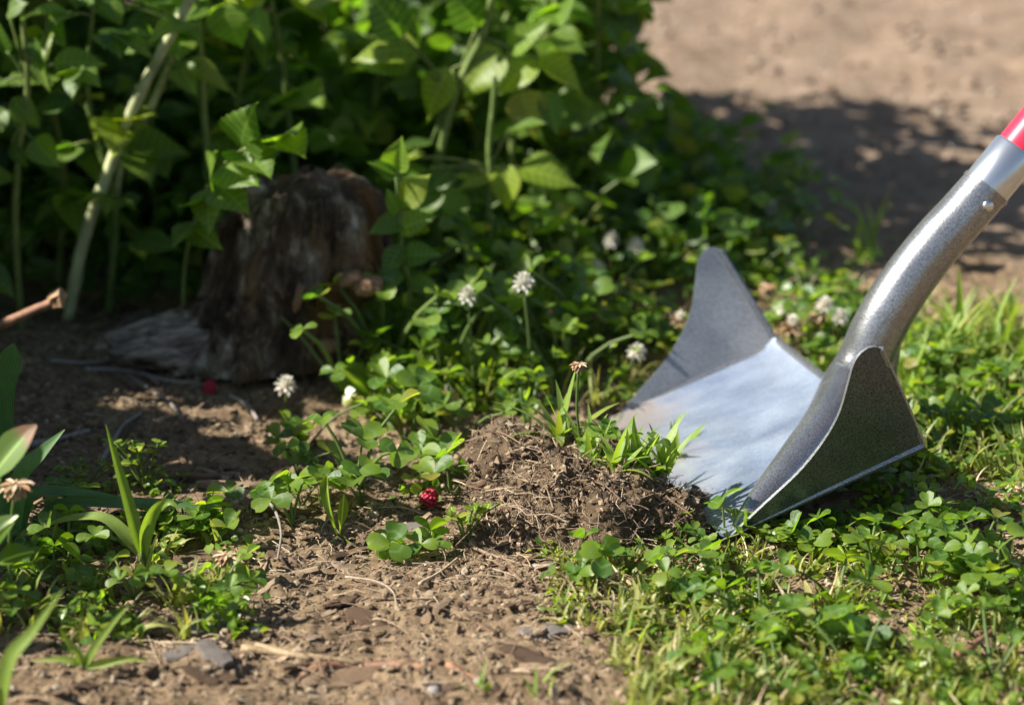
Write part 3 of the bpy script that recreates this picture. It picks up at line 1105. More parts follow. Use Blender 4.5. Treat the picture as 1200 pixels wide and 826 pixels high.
# short names of things one can find at once, to say where a lesser thing stands
MARKS = [(335, 480, 'the white clover head before the stump'), (503, 577, 'the red raspberry'), (680, 520, 'the long dried flower stalk'), (853, 630, 'the shovel tip'), (1080, 545, 'the heel of the near wing'),
         (780, 420, 'the tall far wing'), (1050, 400, 'the shovel socket'), (365, 440, 'the stump foot'), (230, 410, 'the grey bark slab'), (470, 780, 'the red brown stick'), (350, 772, 'the long pale straw'),
         (165, 660, 'the big grass plant'), (100, 780, 'the grass seedling'), (264, 660, 'the leaning withered clover head'), (218, 765, 'the pale grey chip'), (170, 570, 'the bushy weed'), (290, 600, 'the two leaved clover'),
         (375, 590, 'the large leaved clover'), (620, 500, 'the clover sprout on the heap'), (548, 400, 'the left white clover head'), (613, 390, 'the brightest white clover head'), (470, 420, 'the spoon leaved weed'),
         (690, 300, 'the pale sunlit clover'), (765, 395, 'the bright clover by the wing'), (858, 270, 'the lone white clover head'), (925, 395, 'the clover head cluster'), (1100, 445, 'the sunlit grass tufts'),
         (1140, 680, 'the bright clover at the edge'), (1135, 785, 'the reddish stick in the clover'), (1172, 630, 'the dry brown grass clump'), (838, 690, 'the pale dry stalk'), (640, 690, 'the kinked twig'),
         (640, 745, 'the grey wood splinter'), (620, 775, 'the chip on edge'), (430, 728, 'the dark brown bark chip'), (415, 800, 'the flat bark piece'), (560, 810, 'the left bottom seedling'), (632, 815, 'the bright bottom seedling'),
         (1115, 800, 'the upright grass tuft'), (745, 325, 'the shaded white clover head'), (70, 520, 'the long grey twig'), (900, 600, 'the near wing'), (740, 600, 'the soil heap'), (590, 430, 'the broad leaved weed'),
         (460, 690, 'the bent straw curl'), (560, 650, 'the thin pale twig'), (885, 645, 'the curly chickweed'), (30, 600, 'the plantain leaf'), (290, 500, 'the shaded bare soil'), (960, 740, 'the dense right clover'), (740, 760, 'the foreground grass tuft')]
USED = set()


def where(px, py, adjs, noun):
    """a label saying what a thing looks like and what it stands beside, different from every other"""
    order = sorted(MARKS, key=lambda m: (m[0] - px) ** 2 + (2 * (m[1] - py)) ** 2)

    def rel(m):
        dx, dy = px - m[0], (py - m[1]) * 1.6
        far = math.hypot(dx, dy)
        pre = 'just ' if far < 40 else 'well ' if far > 110 else ''
        if abs(dx) > abs(dy):
            return pre + ('right of ' if dx > 0 else 'left of ') + m[2]
        return pre + ('in front of ' if dy > 0 else 'behind ') + m[2]
    cands = [' '.join([a, noun, rel(m)]) for m in order[:2] for a in adjs]
    cands += [' '.join([a, noun, 'between', order[0][2], 'and', order[k][2]]) for k in (1, 2) for a in adjs]
    cands += [' '.join([a, noun, rel(m)]) for m in order[2:5] for a in adjs]
    for c in cands:
        c = ' '.join(c.split())
        if c not in USED and 4 <= len(c.split()) <= 16:
            USED.add(c)
            return c
    return ' '.join(cands[0].split())


# ------------------------------------------------------------------ wood chips, twigs, straws
def chip_mesh(seed, lx=1.0, wy=0.42, hz=0.16, ragged=0.16):
    r_ = random.Random(seed)
    n = 7
    V, F = [], []
    for i in range(n):
        t = i / (n - 1) - 0.5
        wob = (1 - 0.45 * (abs(t) * 2) ** 3)
        a, b = -wy / 2 * wob * r_.uniform(.75, 1.15), wy / 2 * wob * r_.uniform(.75, 1.15)
        x = t * lx + r_.uniform(-1, 1) * ragged * 0.1
        c = 0.10 * math.sin(t * 3 + seed) * hz
        top = hz * r_.uniform(.7, 1.1)
        V += [(x, a, 0), (x + r_.uniform(-.03, .03), a * .85, top * .8 + c), (x + r_.uniform(-.03, .03), (a + b) / 2, top + c), (x + r_.uniform(-.03, .03), b * .85, top * .8 + c), (x, b, 0)]
    for i in range(n - 1):
        for j in range(4):
            F.append((i * 5 + j, i * 5 + j + 1, i * 5 + 6 + j, i * 5 + 5 + j))
        F.append((i * 5 + 4, i * 5, i * 5 + 5, i * 5 + 9))
    F.append((0, 4, 3, 2, 1))
    k = (n - 1) * 5
    F.append((k, k + 1, k + 2, k + 3, k + 4))
    return np.array(V), F


CHIPS = []
for k in range(10):
    v, f = chip_mesh(k, 1.0, random.uniform(.16, .5), random.uniform(.05, .16))
    CHIPS.append(mesh_from('wood_chip', v, f, None, [M['chip']], False))
GREY = []
for k in range(3):
    v, f = chip_mesh(40 + k, 1.0, random.uniform(.4, .55), random.uniform(.08, .14))
    GREY.append(mesh_from('grey_chip', v, f, None, [M['greychip']], False))


def lay(o, px, py, s, rz, tilt=0.15, dz=0.0):
    g = Gh(px, py)
    o.location = (g.x, g.y, H(g.x, g.y) + dz)
    o.rotation_euler = (random.uniform(-tilt, tilt), random.uniform(-tilt, tilt), rz)
    o.scale = (s, s, s)
    return o


for px, py, s, rz, me, lab in [
        (218, 765, 0.020, 0.5, GREY[0], 'pale grey wood chip beside the bottom left grass seedling'),
        (252, 772, 0.022, -0.9, GREY[1], 'long grey brown wood chip right of the pale grey chip'),
        (240, 738, 0.026, 0.7, GREY[2], 'dark grey bark flake at the edge of the left shade'),
        (165, 745, 0.012, 0.9, GREY[0], 'small whitish chip just above the grass seedling'),
        (640, 745, 0.026, 0.5, GREY[1], 'grey wood splinter lying in the open soil below the heap'),
        (620, 775, 0.030, -0.7, CHIPS[2], 'brown wood chip standing on edge near the bottom edge middle'),
        (430, 728, 0.022, -0.6, CHIPS[4], 'brown bark chip with a dark shadow on the open soil'),
        (415, 800, 0.040, 0.3, CHIPS[5], 'large flat brown bark piece at the bottom edge'),
        (235, 560, 0.030, 0.1, CHIPS[1], 'reddish bark flake near the tiny leaved weed'),
        (275, 575, 0.040, -0.05, CHIPS[0], 'sunlit brown bark strip on the soil left of the clover'),
        (330, 605, 0.030, 0.05, CHIPS[3], 'pale brown bark piece below the small seedling'),
        (240, 655, 0.030, 0.15, CHIPS[6], 'grey brown bark strip by the withered clover head'),
        (480, 623, 0.028, -0.05, GREY[2], 'pale flat bark flake under the clover below the raspberry'),
        (575, 578, 0.026, 0.6, CHIPS[7], 'flat bark flake leaning on the left side of the soil heap')]:
    o = obj('wood_chip', me)
    lay(o, px, py, s, rz)
    tag(o, lab, 'wood chip', 'wood chips in the mulch')


for zi, (n, box, lab) in enumerate([
        (70, (190, 720, 690, 826), 'small brown wood chip in the sunlit soil along the bottom edge'),
        (60, (190, 540, 535, 690), 'small brown wood chip in the sunlit soil left of the heap'),
        (28, (40, 430, 450, 540), 'small dull wood chip in the shaded soil before the stump'),
        (18, (20, 200, 690, 826), 'small wood chip in the shaded bottom left corner'),
        (16, (800, 1190, 640, 800), 'small wood chip among the low clover before the shovel')]):
    for px, py in zone_pts(n, *box):
        o = obj('wood_chip', random.choice(CHIPS))
        cs, cr = random.choice((.006, .008, .01, .012, .014, .018)), random.uniform(0, 3.14)
        lay(o, px, py, cs, cr, 0.3)
        sz = 'tiny' if cs < .009 else 'long' if cs > .013 else 'small'
        tr = 'lying across' if cr < .5 or cr > 2.64 else 'pointing at viewer' if 1.2 < cr < 1.94 else 'lying aslant'
        tag(o, where(px, py, [sz, sz + ' brown'], 'wood chip'), 'wood chip', 'wood chips in the mulch')

PEB = []
v_, f_ = ico(2)
for k in range(4):
    r_ = 1 + 0.16 * fbm(v_ * 1.5 + k * 5, 2)
    PEB.append(mesh_from('pebble', v_ * r_[:, None] * np.array([1, .8, .6]), f_, None, [M['pebble']]))
for px, py, s, lab in [(790, 645, .0035, 'pale round pebble at the right foot of the soil heap'), (738, 622, .0022, 'white grit stone on the heap face'), (508, 813, .004, 'dark pebble at the bottom edge'),
                       (300, 745, .003, 'small tan pebble in the sunlit soil'), (745, 665, .003, 'tan pebble among the seedlings under the heap'), (560, 800, .003, 'tan pebble near the bottom seedlings')]:
    o = obj('pebble', random.choice(PEB))
    lay(o, px, py, s, random.uniform(0, 6))
    tag(o, lab, 'pebble', 'pebbles in the soil')


def twig(name, pix, rad, mat, lab, cat='twig', lift=0.002, n=24, wob=0.12, taper=0.6, seg=8):
    P = []
    for q in pix:
        g = Gh(q[0], q[1])
        P.append(Vector((g.x, g.y, g.z + lift + (q[2] if len(q) > 2 else 0))))
    b = P[0].copy()
    pts = [p - b for p in spline(P, n)]
    rr = [rad * (1 - (1 - taper) * i / (n - 1)) for i in range(n)]
    v, f, u = tube(pts, rr, seg, True, wob)
    o = obj(name, mesh_from(name, v, f, u, [mat]))
    o.location = b
    return tag(o, lab, cat)


twig('stick', [(352, 792), (385, 779), (415, 783), (450, 778), (490, 781), (520, 777), (545, 790), (560, 798)], 0.0026, M['redtwig'], 'reddish brown stick lying flat near the bottom edge', lift=-.0004, wob=.22)
twig('straw', [(283, 764), (330, 770), (380, 775), (425, 783)], 0.0019, M['straw'], 'pale split straw lying across the sunlit soil', 'straw', n=12, wob=.2)
twig('straw', [(300, 762), (345, 772), (365, 778)], 0.0023, M['straw'], 'short thick pale straw beneath the long split straw', 'straw', n=8, wob=.2)
twig('twig', [(0, 531), (40, 524), (75, 517), (105, 508)], 0.0024, M['greytwig'], 'grey twig lying on the shaded soil at the left edge')
twig('twig', [(525, 632), (560, 648), (590, 659), (622, 668)], 0.0011, M['twig'], 'thin pale twig reaching down from the foot of the heap')
twig('twig', [(580, 663), (600, 674), (618, 690), (640, 697)], 0.001, M['twig'], 'thin twig with a kink below the soil heap')
twig('twig', [(622, 668), (645, 667), (668, 655), (694, 650)], 0.0013, M['greytwig'], 'grey brown twig along the front foot of the heap')
twig('twig', [(492, 688), (515, 675), (540, 655)], 0.0009, M['straw'], 'straight dry stalk left of the thin pale twig')
twig('twig', [(405, 680), (440, 685), (460, 697), (465, 715)], 0.0006, M['twig'], 'bent straw curl in the open soil', 'straw')
twig('twig', [(436, 705), (470, 706), (512, 705)], 0.0006, M['twig'], 'horizontal dry grass stalk on the open soil', 'straw')
twig('twig', [(765, 573, .004), (785, 600, .004), (800, 622, .004), (805, 655)], 0.0011, M['twig'], 'hanging pale root over the right face of the heap', 'root')
twig('twig', [(740, 610, .002), (765, 588, .004), (790, 585, .004)], 0.0008, M['twig'], 'short thin root on the right of the heap', 'root')
twig('twig', [(836, 665), (840, 690), (838, 715)], 0.0013, M['straw'], 'pale dry stalk at the right foot of the heap', 'stalk', lift=.006)
twig('twig', [(846, 676), (868, 686), (885, 692), (900, 703)], 0.0009, M['twig'], 'thin twig before the shovel tip')
twig('twig', [(1118, 797), (1140, 783), (1160, 768)], 0.0019, M['redtwig'], 'reddish stick poking out of the clover at bottom right', 'stick', lift=.012)
twig('twig', [(316, 600), (326, 618), (330, 640), (326, 668)], 0.0009, M['greytwig'], 'upright thin grey stem beside the round leaf seedling', 'stem', lift=.006)
for k, (pix, lab) in enumerate([([(100, 438), (150, 440), (200, 452), (235, 455)], 'longest grey root in the tangle under the bark slab'),
                                ([(150, 445), (180, 465), (200, 478), (215, 500)], 'bent grey root pointing down from the tangle'),
                                ([(60, 428), (100, 430), (140, 426)], 'grey root at the left end of the tangle'),
                                ([(155, 425), (170, 442), (186, 455)], 'short pale root in front of the bark slab'),
                                ([(90, 420), (130, 395), (165, 372), (180, 385)], 'thin shaded twig arching behind the bark slab'),
                                ([(270, 470), (290, 480), (302, 497)], 'thin stem left of the white clover head'),
                                ([(120, 545), (145, 505), (165, 490)], 'dark thin twig on the shaded soil')]):
    twig('root' if k < 4 else 'twig', pix, random.uniform(.0012, .002), M['greytwig'], lab, 'root' if k < 4 else 'twig', lift=.003)

# broken stick at the left edge, raised above the soil
y_ = -0.06
a, b = PV(-60, 412, y_), PV(62, 354, y_)
t = thing('broken_stick', 'orange brown broken stick with a pale splintered end at the left edge', 'stick', (a.x - 0.10, y_, 0))
P0 = t.location
tube_obj('stem', spline([Vector((0, 0, -0.01)), a - P0, (a * .45 + b * .55) - P0 + Vector((0, 0, .001)), b - P0], 18), list(np.linspace(.0034, .0026, 18)), M['redtwig'], t, 10, .06)
d = (b - a).normalized()
tube_obj('splintered_end', [b - P0 - d * .002, b - P0 + d * .0015, b - P0 + d * .006, b - P0 + d * .008 + Vector((0, 0, -.002))], [.0030, .0052, .0058, .003], M['cut'], t, 11, .22, False)


# ------------------------------------------------------------------ stump, bark slab
def build_stump():
    c = G(362, 415)
    base = Vector((c.x, c.y + 0.03, 0))
    t = thing('tree_stump', 'weathered grey brown tree stump with a rounded rotten top under the raspberry canes', 'tree stump', base)
    nth, nz = 300, 170
    th = np.linspace(0, 2 * np.pi, nth, endpoint=False)
    zz = np.linspace(0, 1, nz)
    TH, Z = np.meshgrid(th, zz)
    hgt = 0.110
    # flared foot, shoulders closing to a broken rounded top
    r0 = np.interp(Z, [0, .08, .25, .5, .70, .80, .90, 1.0], [.060, .053, .048, .046, .043, .037, .022, 0.001])
    flare = np.exp(-Z * 2.6) * 0.060 * np.clip(np.cos(TH - np.pi * 1.04), 0, 1) ** 2
    flare2 = np.exp(-Z * 5) * 0.022 * np.clip(np.cos(TH + 0.5), 0, 1) ** 2
    # a ledge of sound wood over a rotted hollow, front right
    fr = np.exp(-((TH - 5.25) / .62) ** 2)
    ledge = fr * (0.013 * np.exp(-((Z - .46) / .10) ** 2) - 0.016 * np.clip((.40 - Z) / .12, 0, 1))
    q = np.stack([np.cos(TH) * 2.2, np.sin(TH) * 2.2, Z * 1.3], -1).reshape(-1, 3)
    q2 = np.stack([np.cos(TH) * 7, np.sin(TH) * 7, Z * 4.0], -1).reshape(-1, 3)
    q3 = np.stack([np.cos(TH) * 20, np.sin(TH) * 20, Z * 7], -1).reshape(-1, 3)
    n = (0.10 * fbm(q, 3) - 0.12 * np.abs(fbm(q2, 4, .6)) + 0.05 * fbm(q3, 3)).reshape(Z.shape)
    split = np.clip(1 - np.abs(vnoise(q2 * .55 + 40)).reshape(Z.shape) / .06, 0, 1) * .09
    r = (r0 + flare + flare2 + ledge) * (1 + n - split)
    x = r * np.cos(TH) + 0.006 * Z
    y = r * np.sin(TH) * 0.85
    z = hgt * np.interp(Z, [0, .76, .86, .94, 1.0], [0, .86, .96, .99, 1.0]) - 0.006 + 0.006 * fbm(np.stack([x * 60, y * 60, Z * 2], -1).reshape(-1, 3), 3).reshape(Z.shape) * np.clip(Z * 2, 0, 1)
    V = np.stack([x, y, z], -1).reshape(-1, 3)
    i = (np.arange(nz - 1)[:, None] * nth + np.arange(nth)[None]).ravel()
    j = (np.arange(nz - 1)[:, None] * nth + (np.arange(nth)[None] + 1) % nth).ravel()
    F = np.stack([i, j, j + nth, i + nth], -1)
    obj('trunk', mesh_from('trunk', V, F, None, [M['stump']]), t)
    # broken faces, splinters on the top and plates of loose bark, all part of the stump
    m = clod_mesh('broken_wood_face', 31, 4, .35, M['cut'])
    for px, py, sx, sz, yy in ((430, 334, .0085, .0055, -.047), (408, 326, .007, .0035, -.047), (350, 348, .0022, .008, -.05), (386, 405, .006, .004, -.047)):
        o = obj('broken_wood_face', m, t)
        p = PV(px, py, base.y + yy) - base
        o.matrix_basis = Matrix.Translation(p) @ Matrix.Rotation(random.uniform(-.4, .4), 4, 'Y') @ Matrix.Diagonal((sx, .006, sz, 1))
    for k in range(7):
        a = random.uniform(0, 6.28)
        rr_ = random.uniform(.010, .034)
        hh = hgt * random.uniform(.70, .78)
        p0_ = Vector((rr_ * math.cos(a), rr_ * math.sin(a) * .85, hh - .02))
        p1_ = p0_ + Vector((random.uniform(-.004, .004), random.uniform(-.004, .004), random.uniform(.018, .034)))
        v, f, u_ = tube([p0_, p0_ * .5 + p1_ * .5, p1_], [random.uniform(.004, .009), random.uniform(.003, .006), .0008], 6, True, .35)
        obj('splinter', mesh_from('splinter', v, f, u_, [M['stump']], False), t)
    # bark slab on the soil
    p0, p1 = G(128, 418), G(312, 412)
    nx, ny = 70, 26
    V = []
    for jj in range(ny):
        for ii in range(nx):
            s_, w_ = ii / (nx - 1), jj / (ny - 1) - .5
            wid = .060 * (1 - .75 * abs(2 * s_ - 1.15) ** 3)
            V.append((s_ * .105, w_ * wid, .013 * math.sin(math.pi * min(1, max(0, s_ * .9 + .08))) * (1 - (2 * w_) ** 2 * .9)))
    V = np.array(V)
    nn = fbm(V * np.array([50, 260, 50]) + 3, 3)
    V[:, 2] += .0045 * nn - .002
    V[:, 0] += np.sign(V[:, 0] - .052) * np.abs(V[:, 0] - .052) / .052 * .018 * vnoise(np.stack([V[:, 0] * 0, V[:, 1] * 260, V[:, 0] * 0], -1) + 5)
    V[:, 1] += .004 * fbm(V * 60 + 8, 2)
    i = (np.arange(ny - 1)[:, None] * nx + np.arange(nx - 1)[None]).ravel()
    F = np.stack([i, i + 1, i + nx + 1, i + nx], -1)
    m, nt, bsdf, out = nodes('grey_bark_slab')
    tc = N(nt, 'ShaderNodeTexCoord')
    mp = N(nt, 'ShaderNodeMapping')
    mp.inputs['Scale'].default_value = (.18, 1, 1)
    L(nt, tc.outputs['Object'], mp.inputs['Vector'])
    nz_ = N(nt, 'ShaderNodeTexNoise', Scale=170, Detail=8, Roughness=.65, Distortion=.4)
    L(nt, mp.outputs[0], nz_.inputs['Vector'])
    rc = ramp(nt, nz_.outputs['Fac'], [(.34, (.05, .038, .028)), (.5, (.24, .195, .15)), (.68, (.48, .42, .35))])
    L(nt, rc.outputs[0], bsdf.inputs['Base Color'])
    bsdf.inputs['Roughness'].default_value = .9
    bp = N(nt, 'ShaderNodeBump', Strength=.8, Distance=.003)
    L(nt, nz_.outputs['Fac'], bp.inputs['Height'])
    L(nt, bp.outputs[0], bsdf.inputs['Normal'])
    V2 = V.copy()
    V2[:, 2] -= .006
    k = len(V)
    edge = [jj * nx for jj in range(ny)] + [(ny - 1) * nx + ii for ii in range(1, nx)] + [jj * nx + nx - 1 for jj in range(ny - 2, -1, -1)] + [ii for ii in range(nx - 2, 0, -1)]
    rim = np.array([(edge[q], edge[(q + 1) % len(edge)], edge[(q + 1) % len(edge)] + k, edge[q] + k) for q in range(len(edge))])
    o = obj('bark_slab', mesh_from('bark_slab', np.concatenate([V, V2]), np.concatenate([F, F[:, ::-1] + k, rim]), None, [m]))
    o.location = (p0.x - .004, p0.y + .012, .004)
    o.rotation_euler = (R(15), R(-5), R(5))
    tag(o, 'grey grained slab of fallen bark lying left of the stump foot', 'bark slab')


build_stump()


# ------------------------------------------------------------------ leaf shapes (unit length along x)
def leaf_tpl(rows, prof, cols, fold=0.15, droop=0.12, serr=0.0, pleat=0.0, notch=0.0, wave=0.0, seed=0):
    """prof: list of (t, half width)"""
    r_ = random.Random(seed)
    V, F, U = [], [], []
    ph = r_.uniform(0, 6)
    for i in range(rows + 1):
        t = i / rows
        hw = float(np.interp(t, [p[0] for p in prof], [p[1] for p in prof]))
        for j in range(cols + 1):
            c = j / cols * 2 - 1
            e = abs(c)
            w_ = hw
            if serr and e > .99:
                w_ *= 1 + serr * (1 if i % 2 else -1)
            x = t - droop * 0.25 * t * t
            if notch:
                x -= notch * max(0, (t - .75) / .25) ** 2 * (1 - e) ** 1.5
            z = fold * e * hw * 1.0 - droop * t * t + pleat * math.sin((t * 8 - e * 2.4) * 2 * math.pi) * min(1, e * 3) * (hw / .3)
            z += wave * math.sin(t * 7 + ph + c * 2) * e
            V.append((x - (e * .05 if serr else 0), c * w_, z))
            U.append((t, c * hw + .5))
    for i in range(rows):
        for j in range(cols):
            a_ = i * (cols + 1) + j
            F.append((a_, a_ + cols + 1, a_ + cols + 2, a_ + 1))
    return np.array(V), np.array(F), np.array(U)


P_CLOV = [(0, .03), (.15, .17), (.35, .33), (.6, .44), (.8, .44), (.93, .33), (1, .2)]
P_RASP = [(0, .02), (.07, .15), (.2, .29), (.35, .335), (.5, .31), (.7, .215), (.87, .10), (1, .005)]
P_RASP_W = [(0, .02), (.05, .2), (.16, .36), (.3, .42), (.45, .40), (.65, .29), (.85, .13), (1, .005)]
P_HERB = [(0, .03), (.2, .05), (.35, .13), (.55, .25), (.75, .29), (.9, .2), (1, .02)]
P_OVAL = [(0, .03), (.15, .2), (.4, .33), (.65, .32), (.85, .2), (1, .03)]
T_CLOV = [leaf_tpl(6, P_CLOV, 4, f_, d_, notch=.10, seed=k) for k, (f_, d_) in enumerate([(.3, .05), (.55, .12), (.1, .2), (.8, .0), (.35, .25)])]
T_CLOV_LO = [leaf_tpl(3, P_CLOV, 2, f_, d_, notch=.08) for f_, d_ in [(.3, .1), (.6, .2), (.1, .0)]]
T_RASP = [leaf_tpl(22, P_RASP, 8, f_, d_, serr=.085, pleat=.004, wave=w_, seed=k) for k, (f_, d_, w_) in enumerate([(.25, .12, .01), (.45, .2, .015), (.1, .3, .02), (.3, .0, .02)])]
T_RASP += [leaf_tpl(22, P_RASP_W, 8, f_, d_, serr=.055, pleat=.004, wave=w_, seed=9 + k) for k, (f_, d_, w_) in enumerate([(.2, .2, .03), (.4, .1, .02), (.12, .35, .03)])]
T_OVAL_LO = [leaf_tpl(4, P_OVAL, 2, f_, d_) for f_, d_ in [(.3, .1), (.5, .25), (.15, .3)]]
T_RASP_LO = [leaf_tpl(6, P_RASP, 2, f_, d_) for f_, d_ in [(.25, .12), (.5, .25), (.1, .3)]]
T_HERB = [leaf_tpl(10, P_HERB, 4, f_, d_, wave=.015, seed=k) for k, (f_, d_) in enumerate([(.3, .2), (.5, .35), (.15, .1)])]
T_OVAL = [leaf_tpl(8, P_OVAL, 4, f_, d_, seed=k) for k, (f_, d_) in enumerate([(.3, .1), (.5, .25), (.15, .0)])]


def tmesh(name, tpls, mat):
    return [mesh_from(name, v, f, u, [mat]) for v, f, u in tpls]


ME_CLOV = tmesh('leaflet', T_CLOV, M['clover'])
ME_RASP = tmesh('leaflet', T_RASP, M['raspberry'])
ME_PALE = tmesh('leaflet', T_RASP, M['raspberry_pale'])
ME_HERB = tmesh('leaf', T_HERB, M['herb'])
ME_OVAL = tmesh('leaf', T_OVAL, M['herb'])


def blade_tpl(bend, twist=0.3, seg=8, w=0.05, fold=.35, curl=0.0):
    """grass blade, unit length, rising along z and bending to +x"""
    V, F, U = [], [], []
    ang, x, z = R(6), 0.0, 0.0
    for i in range(seg + 1):
        t = i / seg
        ww = w * min(1, t * 6 + .5) * (1 - t ** 2.2) + .0015
        a = twist * t
        for c in (-1, 0, 1):
            V.append((x + c * ww * math.sin(a) - abs(c) * ww * fold * math.cos(ang) * .8, c * ww * math.cos(a), z + abs(c) * ww * fold * math.sin(ang)))
            U.append((t, .5 + c * .5))
        x += math.sin(ang) / seg
        z += math.cos(ang) / seg
        ang += (bend + curl * t) / seg
    for i in range(seg):
        for j in (0, 1):
            a = i * 3 + j
            F.append((a, a + 3, a + 4, a + 1))
    return np.array(V), np.array(F), np.array(U)


T_BLADE = [blade_tpl(b, random.uniform(-.8, .8), 6, .045) for b in (.3, .7, 1.2, 1.8, 2.4)]
ME_BLADE = tmesh('blade', [blade_tpl(b, random.uniform(-.6, .6), 10, .03) for b in (.15, .4, .8, 1.3)], M['grass'])


def petiole(a, b, r, bow=.15, n=6, seg=5):
    a, b = Vector(a), Vector(b)
    m = (a + b) / 2 + Vector((-(b - a).y, (b - a).x, 0)) * bow * .3 + Vector((0, 0, (b - a).length * bow))
    return spline([a, m, b], n)


# shared clover stalk meshes: from the origin to (lean, 0, 1)
ME_STALK = []
for ln in (.15, .45, .8, 1.2):
    v, f, u = tube(petiole((0, 0, 0), (ln, 0, 1), 1, .12), [.032, .03, .027, .025, .023, .022], 5, False)
    ME_STALK.append((ln, mesh_from('leaf_stalk', v, f, u, [M['stalk']])))


def clover_plant(x, y, z, nleaf, size, height, label, group, spread=1.0):
    t = thing('clover_plant', label, 'clover', (x, y, z - .001), group, random.uniform(0, 6.28))
    a0 = random.uniform(0, 6.28)
    for i in range(nleaf):
        az = a0 + i * 2.4 + random.uniform(-.5, .5)
        h = height * random.uniform(.55, 1.15)
        ln, me = random.choice(ME_STALK if h < .05 else ME_STALK[:3])
        s_ = h
        ca, sa = math.cos(az), math.sin(az)
        st = obj('leaf_stalk', me, t, Matrix.Rotation(az, 4, 'Z') @ Matrix.Diagonal((s_ * spread, .018 + .5 * s_, s_, 1)))
        # leaflets, in the plant's frame brought into the stalk's
        tip = Vector((ln * s_ * spread * ca, ln * s_ * spread * sa, s_))
        n_ = Vector((ca * random.uniform(-.1, .7), sa * random.uniform(-.1, .7), 1)) + Vector((random.uniform(-.3, .3), random.uniform(-.3, .3), 0))
        n_.normalize()
        inv = st.matrix_basis.inverted()
        ls = size * random.uniform(.75, 1.15)
        k0 = az + random.uniform(-.5, .5)
        up_ = random.uniform(.0, .55)
        for q in range(3):
            an = k0 + q * 2.094 + random.uniform(-.15, .15)
            d = Vector((math.cos(an), math.sin(an), 0))
            d = (d - n_ * d.dot(n_)).normalized()
            d = (d + n_ * up_).normalized()
            o = obj('leaflet', random.choice(ME_CLOV), st)
            # the stalk's scale is uneven: give the leaflet the matrix that undoes it
            o.matrix_basis = Matrix.Identity(4)
            o.matrix_parent_inverse = inv
            o.matrix_basis = frame(d, n_, tip, ls * random.uniform(.9, 1.08))
    return t


def clover_zone(n, box, size, height, leaves, noun, group=None, poly=None, spread=1.0):
    for px, py in zone_pts(n, *box, poly=poly):
        g = Gh(px, py)
        sz, hh, nl = size * random.uniform(.75, 1.2), height * random.uniform(.6, 1.3), random.randint(*leaves)
        if not off_blade(np.array([g.x]), np.array([g.y]), hh * 1.2)[0]:
            continue
        ta = 'tall' if hh > .045 else 'low' if hh < .016 else ''
        la = 'large leaved' if sz > .0118 else 'small leaved' if sz < .0078 else ''
        na = {2: 'two stalked', 3: 'three stalked', 4: 'four stalked', 5: 'five stalked', 6: 'bushy', 7: 'bushy'}[nl]
        clover_plant(g.x, g.y, H(g.x, g.y), nl, sz, hh, where(px, py, [(ta + ' ' + la).strip() or na, na, (ta + ' ' + la + ' ' + na)], noun), 'white clover plants in the ground cover', spread)


not_shovel = lambda px, py: not (px > 700 and py < 640 and py > 480 and px < 1000) and not (640 < px < 840 and 520 < py < 640)
clover_zone(32, (800, 1200, 670, 826), .0092, .020, (2, 5), 'clover plant')
clover_zone(9, (870, 1130, 622, 660), .0085, .016, (3, 5), 'clover plant')
clover_zone(9, (640, 860, 640, 715), .0070, .014, (3, 4), 'clover plant')
clover_zone(8, (395, 540, 470, 590), .0128, .032, (3, 5), 'clover plant')
clover_zone(4, (340, 420, 530, 620), .010, .024, (3, 4), 'clover plant')
clover_zone(26, (400, 730, 350, 470), .0138, .050, (4, 7), 'clover plant')
clover_zone(20, (745, 1000, 350, 440), .010, .022, (3, 6), 'clover plant')
clover_zone(20, (1060, 1200, 420, 570), .0095, .026, (3, 5), 'clover plant')
clover_zone(15, (0, 280, 610, 735), .0085, .020, (3, 5), 'clover plant')
clover_zone(18, (690, 940, 240, 340), .011, .035, (3, 6), 'clover plant')
clover_zone(10, (480, 700, 270, 350), .012, .06, (4, 6), 'clover plant')


def hero_clover(px, py, top, size, n, label, spread=.8):
    g = Gh(px, py)
    s = FPX / (Vector((g.x, g.y, 0)) - CAM).length
    h = (py - top) / s / math.cos(PITCH)
    clover_plant(g.x, g.y, H(g.x, g.y), n, size, h, label, None, spread)


for a in [(850, 640, 590, .010, 2, 'clover sprout with two big leaves against the shovel tip'), (295, 690, 672, .0115, 1, 'single rounded leaf seedling by the withered clover head'),
          (300, 610, 582, .011, 2, 'small two leaved clover on the bare sunlit soil'), (375, 590, 545, .015, 3, 'clover plant with large leaves at the shade boundary'),
          (425, 592, 555, .0125, 3, 'clover plant just left of the raspberry fruit'), (455, 655, 632, .012, 3, 'clover with grey green leaves below the raspberry fruit'),
          (505, 650, 622, .012, 3, 'clover plant with broad leaves between raspberry fruit and heap foot'), (620, 505, 455, .009, 3, 'clover sprout standing on the left top of the heap'),
          (742, 552, 520, .008, 3, 'clover leaves among the grass on the right of the heap top'), (705, 548, 515, .009, 3, 'grey green clover among the grass on the heap top'),
          (350, 535, 500, .012, 3, 'clover plant under the white clover head'), (1140, 690, 655, .012, 4, 'bright clover plant at the right edge before the shovel'),
          (700, 690, 640, .010, 5, 'clover tuft in front of the heap face'), (790, 690, 655, .0105, 4, 'grey green clover at the right foot of the heap'),
          (690, 300, 270, .017, 2, 'pale sunlit clover with large leaves under the raspberry shoot'), (655, 345, 305, .015, 3, 'sunlit clover left of the shovel wing top'),
          (765, 402, 372, .013, 3, 'bright sunlit clover just left of the shovel wing')]:
    hero_clover(*a)


